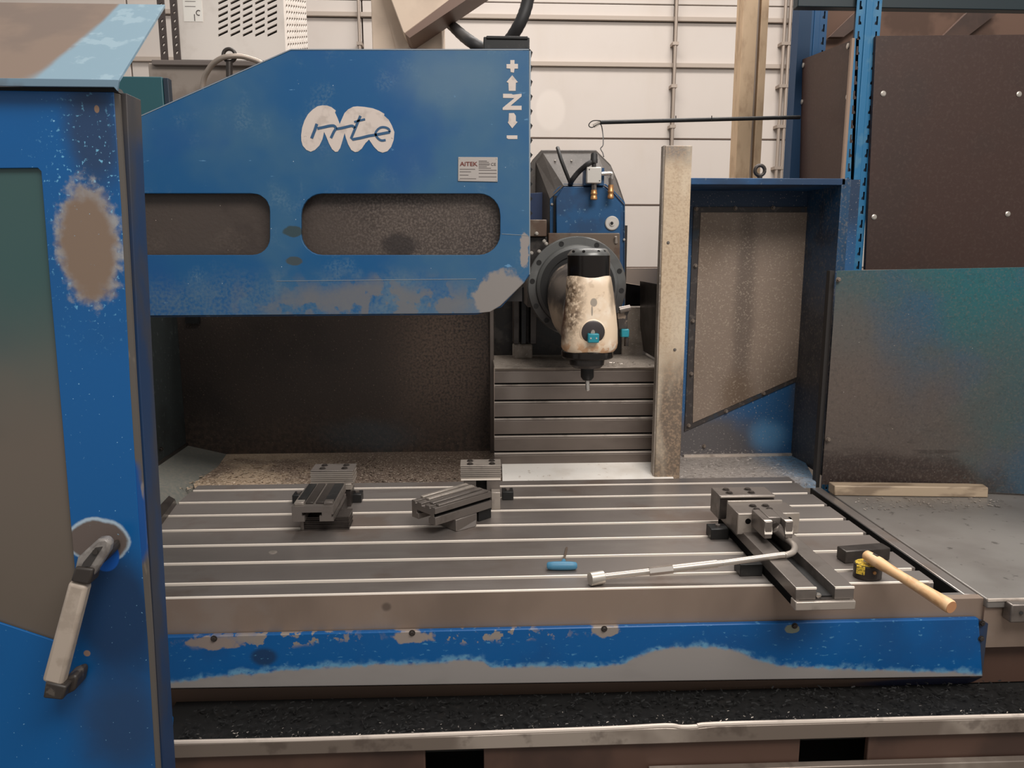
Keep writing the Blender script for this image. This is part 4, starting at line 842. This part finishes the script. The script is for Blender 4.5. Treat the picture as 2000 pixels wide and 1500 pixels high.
part('brass_coupler', MB().lathe([(.010, 0), (.010, .008), (.0115, .01), (.0115, .014), (.010, .016), (.010, .02), (.0115, .022), (.0115, .03), (.009, .032)], Matrix.Translation(PY(1160, 371, vc)) @ Matrix.Rotation(math.pi, 4, 'X'), 18), brass, t, smooth=True)
part('top_plug', MB().lathe([(.007, 0), (.007, .012), (.012, .014), (.012, .026), (.011, .028), (.011, .04), (.008, .046)], Matrix.Translation(PY(1160, 327, vc)), 18), rubber, t, smooth=True)
part('air_hose', MB().tube(spline([PY(1156, 316, vc), PY(1146, 322, vc), PY(1130, 336, vc + .02), PY(1118, 351, vc + .03), PY(1114, 360, vc + .06)]), .0085, 12), rubber, t, smooth=True)
part('air_hose', MB().tube(spline([PY(1114, 358, vc + .04), PY(1106, 338, vc + .03), PY(1096, 312, vc + .03), PY(1091, 295, vc + .05), PY(1089, 289, vc + .07)]), .0062, 12), rubber, t, smooth=True)
# ---------------------------------------------------------------- door and hood in front
YD = 1.2
t = thing('sliding_door', 'blue machine door with a brown and teal pane and a bare worn patch at left', 'machine door', PY(120, 1500, YD))
D0 = [(-90, 175), (222, 180), (236, 400), (254, 760), (272, 1040), (288, 1250), (312, 1640), (-90, 1640)]
hw = [(-60, 329), (74, 328), (80, 334), (98, 560), (122, 830), (137, 1010), (152, 1180), (150, 1258), (142, 1264), (0, 1217), (-60, 1198)]
part('door_plate', MB().pplate([D0, hw], YD, .004), door_blue, t, .0008)
part('window_pane', MB().pplate([[(-70, 322), (82, 322), (160, 1275), (-70, 1205)]], YD + .006, .004), door_pane_m, t)
part('edge_trim', MB().pplate([[(222, 181), (232, 183), (246, 400), (266, 760), (284, 1040), (298, 1250), (320, 1640), (311, 1640), (287, 1250), (270, 1040), (252, 760), (234, 400)]], YD + .001, .006), door_edge, t)
part('door_side', MB().pplate([[(200, 180), (247, 182), (257, 400), (275, 760), (292, 1040), (304, 1250), (328, 1640), (200, 1640)]], YD + .012, .05), door_side, t, .001)
part('top_gap', MB().pplate([[(-90, 169), (226, 170), (232, 181), (-90, 177)]], YD + .003, .02), black, t)
hd = part('door_handle', MB().pplate([[(150, 1090), (190, 1054), (204, 1052), (215, 1062), (212, 1078), (180, 1128), (176, 1140), (139, 1138)]], YD - .05, .018), hgrey, t, .004)
part('handle_recess', MB().pplate([[(163, 1098), (186, 1070), (200, 1068), (176, 1106), (158, 1108)]], YD - .0515, .002), mat('recess dark', (58, 54, 52), .5), hd)
part('screw', MB().lathe([(.004, 0), (.004, .003), (.002, .003)], Matrix.Translation(PY(187, 1077, YD - .0515)) @ Matrix.Rotation(math.pi / 2, 4, 'X'), 16), steel_dark, hd, smooth=True)
part('handle_socket', MB().pplate([[(146, 1108), (182, 1112), (175, 1143), (137, 1136)]], YD - .056, .03), hblack, hd, .003)
part('mount_foot', MB().pplate([[(186, 1080), (214, 1066), (219, 1080), (196, 1106)]], YD - .035, .034), hblack, hd, .004)
ga = PY(158, 1136, YD - .044); gb = PY(107, 1330, YD - .044)
mb = MB(); d = (gb - ga).normalized(); sd = d.cross(Vector((0, 1, 0))).normalized(); w1, w2 = S(18, YD), S(20, YD)
mb.hexa([gb - sd * w2 + Vector((0, .011, 0)), gb + sd * w2 + Vector((0, .011, 0)), gb + sd * w2 - Vector((0, .011, 0)), gb - sd * w2 - Vector((0, .011, 0)),
         ga - sd * w1 + Vector((0, .011, 0)), ga + sd * w1 + Vector((0, .011, 0)), ga + sd * w1 - Vector((0, .011, 0)), ga - sd * w1 - Vector((0, .011, 0))])
part('grip', mb, grip_m, hd, .006, seg=3)
part('handle_end', MB().pplate([[(88, 1332), (130, 1342), (122, 1368), (83, 1364)]], YD - .058, .03), hblack, hd, .003)
part('mount_foot', MB().pplate([[(124, 1326), (146, 1318), (151, 1326), (146, 1350), (122, 1362)]], YD - .04, .039), hblack, hd, .004)
t = thing('sheet_hood', 'sloping bare and pale blue sheet hood above the door at top left', 'hood', PY(120, 160, YD))
Y2 = 1.40
v = [PY(-120, 152, YD - .02), PY(232, 156, YD - .02), PY(322, 9, Y2), PY(-120, 3, Y2)]
n = Vector((0, .002, -.003))
part('hood_sheet', MB().add([*v, *[p + n for p in v]], [(0, 1, 2, 3), (7, 6, 5, 4), (0, 4, 5, 1), (1, 5, 6, 2), (2, 6, 7, 3), (3, 7, 4, 0)]), hood_m, t)
part('hood_lip', MB().pplate([[(-120, 151), (232, 155), (229, 178), (222, 170), (-120, 167)]], YD - .021, .004), hood_edge, t, .0006)
# ---------------------------------------------------------------- vices and tools on the table
def rotbox(c, u, L, W, z0, z1, mb=None):
    mb = mb or MB(); u = Vector((u[0], u[1], 0)).normalized(); v = Vector((-u.y, u.x, 0)); c = Vector((c[0], c[1], 0))
    B = [c - u * L / 2 - v * W / 2, c + u * L / 2 - v * W / 2, c + u * L / 2 + v * W / 2, c - u * L / 2 + v * W / 2]
    return mb.hexa([Vector((p.x, p.y, z0)) for p in B] + [Vector((p.x, p.y, z1)) for p in B])
def stack(t, x0, x1, y0, y1, z0, z1, n, m):
    h = (z1 - z0) / n
    for i in range(n):
        o = .0012 * (i % 2)
        part('stack_plate', MB().box((x0 + o, y0 + o, z0 + i * h), (x1 - o, y1, z0 + (i + 1) * h - .0016)), m, t)
def jaw_bolts(t, xs, ys, z):
    me = MB().lathe([(.0105, 0), (.0105, .001), (.0075, .0012), (.0075, .004), (.004, .004)], None, 16).mesh('jaw_bolt', steel_dark)
    copies('jaw_bolt', me, [Vector((x, y, z)) for x in xs for y in ys], t)
Z0 = TZ + .0005
# left vice
t = thing('machine_vice', 'small steel vice on a stack of thin plates, leftmost on the table', 'vice', (-.44, 2.2, Z0))
XA, XB = PZ(572, 985, 1.035).x, PZ(652, 985, 1.035).x; W = XB - XA
part('front_stack', MB().box((XA + .012, 2.10, Z0), (XA + .022, 2.15, .985)), steel_mid, t, .001)
stack(t, XA + .022, XB + .035, 2.10, 2.17, Z0, .990, 7, steel_dark)
part('base_rail', MB().box((XA + .02, 2.16, Z0), (XB + .0, 2.38, .985)), steel_dark, t, .002)
yf, yb = 2.06, 2.27; zt = 1.034
sec = [(XA, .99), (XA + W * .3, .99), (XA + W * .3, 1.006), (XA + W * .24, 1.006), (XA + W * .24, 1.016), (XA + W * .72, 1.016), (XA + W * .72, 1.006), (XA + W * .66, 1.006), (XA + W * .66, .99), (XB, .99), (XB, 1.002), (XB - .006, 1.002), (XB - .006, 1.01), (XB, 1.01), (XB, zt), (XA, zt)]
part('slide_block', MB().plate([sec], yb - yf, Matrix(((1, 0, 0, 0), (0, 0, -1, yf), (0, 1, 0, 0), (0, 0, 0, 1)))), steel_mid, t)
for a, b, m, h in ((.05, .27, steel_light, .008), (.30, .49, steel_dark, .005), (.55, .74, steel_dark, .005), (.76, .97, steel_mid, .008)):
    part('top_key', MB().box((XA + W * a, yf + (.01 if h > .006 else .02), zt), (XA + W * b, yf + .035 if h > .006 else yb - .01, zt + h)), m, t, .001)
part('top_key', MB().box((XA + W * .74, yf + .04, zt), (XA + W * .97, yb - .01, zt + .004)), black_ox, t)
part('top_key', MB().box((XA + W * .06, yf + .04, zt), (XA + W * .26, yb - .01, zt + .004)), black_ox, t)
j0, j1 = PY(606, 930, 2.30).x, PY(690, 930, 2.30).x
ztop = PY(640, 921, 2.30).z; zs = PY(640, 944, 2.30).z
stack(t, j0, j1, 2.30, 2.37, zs, ztop, 6, steel_light)
part('jaw_cap', MB().box((j0, 2.30, ztop), (j1, 2.38, ztop + .002)), steel_mid, t, .001)
jaw_bolts(t, (j0 + .033, j1 - .03), (2.325, 2.36), ztop + .002)
part('jaw_step', MB().box((j0 + .004, 2.295, zs - .02), (j1 - .006, 2.37, zs - .001)), steel_light, t, .001)
part('jaw_foot', MB().box((j0 + .01, 2.30, Z0), (j1 - .01, 2.37, zs - .02)), steel_dark, t, .001)
# middle vice
t = thing('machine_vice', 'small steel vice with its grooved block turned askew, middle of the table', 'vice', (.0, 2.2, Z0))
j0, j1 = PY(899, 920, 2.29).x, PY(979, 920, 2.29).x; ztop = PY(940, 911, 2.29).z; zs = PY(940, 934, 2.29).z
stack(t, j0, j1, 2.29, 2.36, zs, ztop, 6, steel_light)
part('jaw_cap', MB().box((j0, 2.29, ztop), (j1, 2.365, ztop + .002)), steel_light, t, .001)
jaw_bolts(t, (j0 + .03, j1 - .028), (2.31, 2.345), ztop + .002)
part('jaw_step', MB().box((j0 + .002, 2.287, zs - .006), (j1 - .002, 2.36, zs - .001)), bright_edge, t)
part('jaw_column', MB().box((j0 + .01, 2.29, Z0), (j0 + .048, 2.36, zs - .006)), steel_mid, t, .001)
part('jaw_column', MB().box((j1 - .045, 2.29, Z0), (j1 - .004, 2.36, zs - .006)), steel_mid, t, .001)
part('jaw_back', MB().box((j0 + .045, 2.33, Z0), (j1 - .04, 2.36, zs - .006)), black_ox, t)
a, b = PY(960, 970, 2.25).x, PY(977, 970, 2.25).x
part('side_leg', MB().box((a, 2.25, Z0), (b, 2.288, PY(968, 962, 2.25).z)), steel_light, t, .001)
P0, P1, P2 = PZ(802, 970, 1.035), PZ(850, 993, 1.035), PZ(960, 960, 1.035)
u = (P2 - P1); Lb = u.length; u.normalize(); v = Vector((-u.y, u.x, 0)); Wb = .105
# cross-section across v, extruded along u
c0 = Vector((P1.x, P1.y, 0))
Msec = Matrix(((v.x, 0, -u.x, c0.x), (v.y, 0, -u.y, c0.y), (0, 1, 0, 0), (0, 0, 0, 1)))
zb_ = .985
sec = [(0, zb_), (.03, zb_), (.03, zb_ + .016), (.022, zb_ + .016), (.022, zb_ + .026), (.083, zb_ + .026), (.083, zb_ + .016), (.075, zb_ + .016), (.075, zb_), (Wb, zb_), (Wb, 1.035), (.088, 1.035), (.088, 1.029), (.08, 1.029), (.08, 1.035), (.06, 1.035), (.06, 1.027), (.045, 1.027), (.045, 1.035), (.025, 1.035), (.025, 1.029), (.018, 1.029), (.018, 1.035), (0, 1.035), (0, 1.018), (.006, 1.018), (.006, 1.008), (0, 1.008)]
part('slide_block', MB().plate([sec], Lb, Msec), steel_mid, t, .0008)
def along(a0, a1, b0, b1, z0, z1):
    p = lambda a, b, z: c0 + u * a + v * b + Vector((0, 0, z))
    return MB().hexa([p(a0, b0, z0), p(a1, b0, z0), p(a1, b1, z0), p(a0, b1, z0), p(a0, b0, z1), p(a1, b0, z1), p(a1, b1, z1), p(a0, b1, z1)])
for b0, b1 in ((.002, .017), (.027, .043), (.062, .078), (.09, .103)):
    part('top_key', along(.015 if b0 < .05 else .03, Lb - .01, b0, b1, 1.035, 1.041), steel_mid if b0 < .05 else steel_light, t, .0015)
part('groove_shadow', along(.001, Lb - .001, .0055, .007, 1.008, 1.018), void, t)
part('under_block', along(.07, .15, -.005, .08, Z0, .985), steel_mid, t, .002)
part('wedge_foot', MB().hexa([PZ(893, 1038, Z0), PZ(930, 1028, Z0), PZ(932, 1010, Z0), PZ(890, 1015, Z0), PZ(887, 1012, .985), PZ(931, 1000, .985), PZ(932, 990, .985), PZ(888, 998, .985)]), steel_mid, t, .001)
part('rear_under_block', along(.17, .22, .01, .09, Z0, .985), black_ox, t, .001)
# clamps
def clamp(x0, x1, yb_, h, lab):
    a = PZ(x0, yb_, Z0); b = PZ(x1, yb_, Z0); o = thing('clamp_block', lab, 'clamp', ((a.x + b.x) / 2, a.y + .02, Z0), 'black clamp blocks')
    part('block', MB().box((a.x, a.y, Z0), (b.x, a.y + .045, Z0 + h)), black_ox, o, .002)
    part('block_bolt', MB().cyl(Vector(((a.x + b.x) / 2, a.y + .022, Z0 + h)), Vector(((a.x + b.x) / 2, a.y + .022, Z0 + h + .005)), .007, n=6), steel_mid, o)
clamp(571, 592, 984, .027, 'black clamp block at the left side of the leftmost vice')
clamp(686, 706, 982, .027, 'black clamp block at the right side of the leftmost vice')
clamp(981, 1003, 977, .027, 'black clamp block right of the middle vice')
clamp(1388, 1424, 1054, .030, 'black clamp block beside the jaws of the large vice')
clamp(1445, 1490, 1126, .030, 'black clamp block nearest the front edge, left of the large vice rail')
# large vice
t = thing('large_vice', 'long steel machine vice with a two bar rail overhanging the table front at right', 'vice', (.77, 1.9, Z0))
XL0, XR0 = PZ(1556, 1150, 1.0).x, PZ(1673, 1150, 1.0).x; W = XR0 - XL0; YN0 = 1.553
part('base_plate', MB().box((XL0 - .002, YN0 - .008, Z0), (XR0 + .002, YN0 + .02, Z0 + .02)), steel_light, t, .002)
part('base_rail', MB().box((XL0 + .008, YN0, Z0 + .003), (XR0 - .008, 2.10, Z0 + .022)), steel_dark, t)
part('left_bar', MB().box((XL0, YN0, Z0 + .020), (XL0 + W * .35, 2.09, 1.0)), steel_mid, t, .0015)
part('right_bar', MB().box((XL0 + W * .67, YN0, Z0 + .020), (XR0, 2.09, 1.0)), steel_mid, t, .0015)
part('left_undercut', MB().box((XL0 - .001, YN0 + .02, Z0 + .002), (XL0 + .008, 2.09, Z0 + .02)), void, t)
for a, b in ((0, .35), (.67, 1)): part('bar_edge', MB().box((XL0 + W * a, YN0 - .001, .9965), (XL0 + W * b, YN0 + .003, 1.0008)), bright_edge, t)
part('centre_slot', MB().box((XL0 + W * .35, YN0 + .012, Z0 + .022), (XL0 + W * .67, 2.09, Z0 + .025)), black, t)
part('slot_screw', MB().lathe([(.006, 0), (.006, .004), (.003, .005)], Matrix.Translation((XL0 + W * .42, YN0 + .01, Z0 + .028)) @ Matrix.Rotation(math.pi / 2, 4, 'X'), 14), chrome, t, smooth=True)
f0, f1 = PZ(1407, 970, 1.055).x, PZ(1518, 970, 1.055).x
fj = part('fixed_jaw', MB().box((f0, 2.035, .985), (f1, 2.11, 1.055)), steel_mid, t, .002)
part('jaw_lip', MB().box((f0 + .002, 2.028, 1.049), (f1 - .001, 2.036, 1.054)), steel_light, fj, .001)
part('jaw_face', MB().box((f0 + .004, 2.029, .99), (f1 - .004, 2.036, 1.045)), steel_dark, fj)
jaw_bolts(fj, (f0 + .035, f1 - .06), (2.055, 2.085), 1.0552)
m0, m1 = PZ(1441, 1003, 1.05).x, PZ(1563, 1003, 1.05).x
def zz(y, Y): return PY(1500, y, Y).z
mj = part('moving_jaw', MB().box((m0, 1.90, .99), (m1, 1.985, 1.05)), steel_mid, t, .002)
part('jaw_plate', MB().box((m0 + .002, 1.985, 1.0), (m1 - .01, 1.992, 1.055)), steel_light, mj, .001)
for a, b in ((0, .36), (.72, 1)): part('jaw_cheek', MB().box((m0 + (m1 - m0) * a, 1.893, .995), (m0 + (m1 - m0) * b, 1.90, 1.0505)), steel_light, mj, .001)
jaw_bolts(mj, (m0 + .06, m0 + .095), (1.925, 1.955), 1.0502)
hh = MB().lathe([(.0075, 0), (.0075, .001)], Matrix.Rotation(math.pi / 2, 4, 'X'), 20).mesh('jaw_hole', void)
copies('jaw_hole', hh, [PY(1461, 1018, 1.893), PY(1541, 1015, 1.893)], mj)
n0, n1 = PY(1494, 1030, 1.80).x, PY(1549, 1030, 1.80).x; yn = 1.80; zn0, zn1 = PY(1520, 1052, yn).z, PY(1520, 1019, yn).z
nw = n1 - n0
nb = MB(); nb.box((n0, yn, zn0), (n0 + nw * .27, 1.895, zn1)); nb.box((n1 - nw * .27, yn, zn0), (n1, 1.895, zn1)); nb.box((n0 + nw * .27, yn + .03, zn0), (n1 - nw * .27, 1.895, zn1 + .001))
part('screw_nut', nb, steel_mid, t, .002)
for a, b in ((0, .27), (.73, 1)): part('nut_face', MB().add([(n0 + nw * a, yn - .0008, zn0 + .012), (n0 + nw * b, yn - .0008, zn0 + .012), (n0 + nw * b, yn + .004, zn1 + .001), (n0 + nw * a, yn + .004, zn1 + .001), (n0 + nw * b, yn + .012, zn1 + .001), (n0 + nw * a, yn + .012, zn1 + .001)], [(0, 1, 2, 3), (3, 2, 4, 5)]), mat('bright nut face', (252, 242, 228), .4, 0), t)
zr = (zn0 + zn1) / 2
part('spindle_screw', MB().cyl(((n0 + n1) / 2, 1.90, zr), ((n0 + n1) / 2, yn + .02, zr), .012), steel_dark, t, smooth=True)
# crank
t = thing('crank_handle', 'long bent steel crank handle plugged into the large vice, lying across the table', 'crank', (.75, 1.73, 1.0))
S0 = Vector(((n0 + n1) / 2, yn + .02, zr)); S1 = PZ(1536, 1052, 1.012); S2 = PZ(1551, 1078, 1.010); S3 = PZ(1520, 1085, 1.008); S4 = PZ(1410, 1100, .995); S5 = PZ(1180, 1126, .968)
part('crank_bar', MB().tube(spline([S0, S0.lerp(S1, .5), S1, PZ(1551, 1066, 1.012), PZ(1549, 1078, 1.011), PZ(1535, 1084, 1.009), S3, S4], 6), .0078, 14), steel_light, t, smooth=True)
part('socket_nose', MB().cyl(S0 - Vector((0, .005, 0)), S1, .0145, .011), steel_mid, t, smooth=True)
M1 = S4.lerp(S5, .22); M2 = S4.lerp(S5, .62)
part('grip_sleeve', MB().tube([S4.lerp(M1, .2), M1, S4.lerp(S5, .42)], .0102, 14), steel_light, t, smooth=True)
part('grip_sleeve', MB().tube([S4.lerp(S5, .42), M2], .0108, 6), chrome, t)
part('crank_bar', MB().tube([S4, S5], .0082, 14), steel_light, t, smooth=True)
part('end_socket', MB().cyl(PZ(1152, 1131, .9675), PZ(1178, 1127, .9675), .0162, n=18), zinc, t, .001)
# T-handle hex key
t = thing('hex_key', 'small T-handled hex key with a blue plastic grip left of the crank end', 'hex key', PZ(1098, 1110, Z0))
hz = Z0 + .011; A = PZ(1068, 1105, hz); B = PZ(1127, 1105, hz)
part('grip', MB().tube([A, A.lerp(B, .04), A.lerp(B, .2), A.lerp(B, .5), A.lerp(B, .8), A.lerp(B, .96), B], [.006, .009, .0105, .011, .0105, .009, .006], 16), keyblue, t, smooth=True)
C_ = A.lerp(B, .52); Dp = PZ(1107, 1070, Z0 + .003)
part('grip_neck', MB().cyl(C_, C_.lerp(Dp, .28), .008, .005), keyblue, t, smooth=True)
part('key_shaft', MB().cyl(C_.lerp(Dp, .2), Dp, .003, n=6), rust_plate, t)
# hammer
t = thing('hammer', 'steel hammer with a pale wooden handle overhanging the right front of the table', 'hammer', PZ(1700, 1100, Z0))
A = PZ(1650, 1101, Z0); B = PZ(1738, 1094, Z0)
u = (B - A); Lh = u.length; c = (A + B) / 2 + Vector((-u.y, u.x, 0)).normalized() * .019
part('hammer_head', rotbox(c, u, Lh, .038, Z0, Z0 + .033), steel_dark, t, .003)
H0 = PZ(1690, 1083, 1.006); H1 = PZ(1858, 1186, .985)
L_ = [H0.lerp(H1, k) for k in (0, .015, .06, .18, .3, .45, .7, .95, .99, 1)]
Rr = [.009, .0125, .0135, .0145, .0125, .0115, .013, .0155, .0152, .0135]
part('handle', MB().tube(L_, Rr, 20), wood, t, smooth=True)
dh = (H1 - H0).normalized()
part('handle_end', MB().cyl(H1 - dh * .0004, H1 + dh * .0008, .0134, n=20), wood_end, t)
part('iron_wedge', MB().cyl(H0.lerp(H1, .1) + Vector((0, 0, .0125)), H0.lerp(H1, .16) + Vector((0, 0, .0135)), .003), steel_dark, t)
# tape measure
t = thing('tape_measure', 'black and yellow tape measure beside the hammer handle', 'tape measure', PZ(1695, 1133, Z0))
c = PZ(1693, 1126, Z0); c.z = Z0
o = [(.034 * math.cos(a) * (1 if math.cos(a) > 0 else .96), .028 * math.sin(a)) for a in [i * math.pi / 14 for i in range(28)]]
part('case', MB().plate([[(c.x + x, c.y + y) for x, y in o]], .034, Matrix.Translation((0, 0, Z0 + .034))), mat('black tape case', (44, 36, 32), .4), t, .004)
part('yellow_face', MB().plate([[(c.x + x * .9, c.y + y * .86 + .001) for x, y in o]], .002, Matrix.Translation((0, 0, Z0 + .0358))), yellow, t, .0006)
lf = MB().plate([[(c.x - .0345, c.y - .0135), (c.x - .021, c.y - .0245), (c.x - .019, c.y - .024), (c.x - .032, c.y - .008)]], .02, Matrix.Translation((0, 0, Z0 + .0345)))
part('yellow_corner', lf, yellow, t)
part('centre_button', MB().cyl((c.x, c.y, Z0 + .0358), (c.x, c.y, Z0 + .0395), .011), chrome, t, smooth=True)
part('belt_screw', MB().cyl((c.x + .002, c.y - .0262, Z0 + .022), (c.x + .002, c.y - .031, Z0 + .022), .004), brass, t, smooth=True)
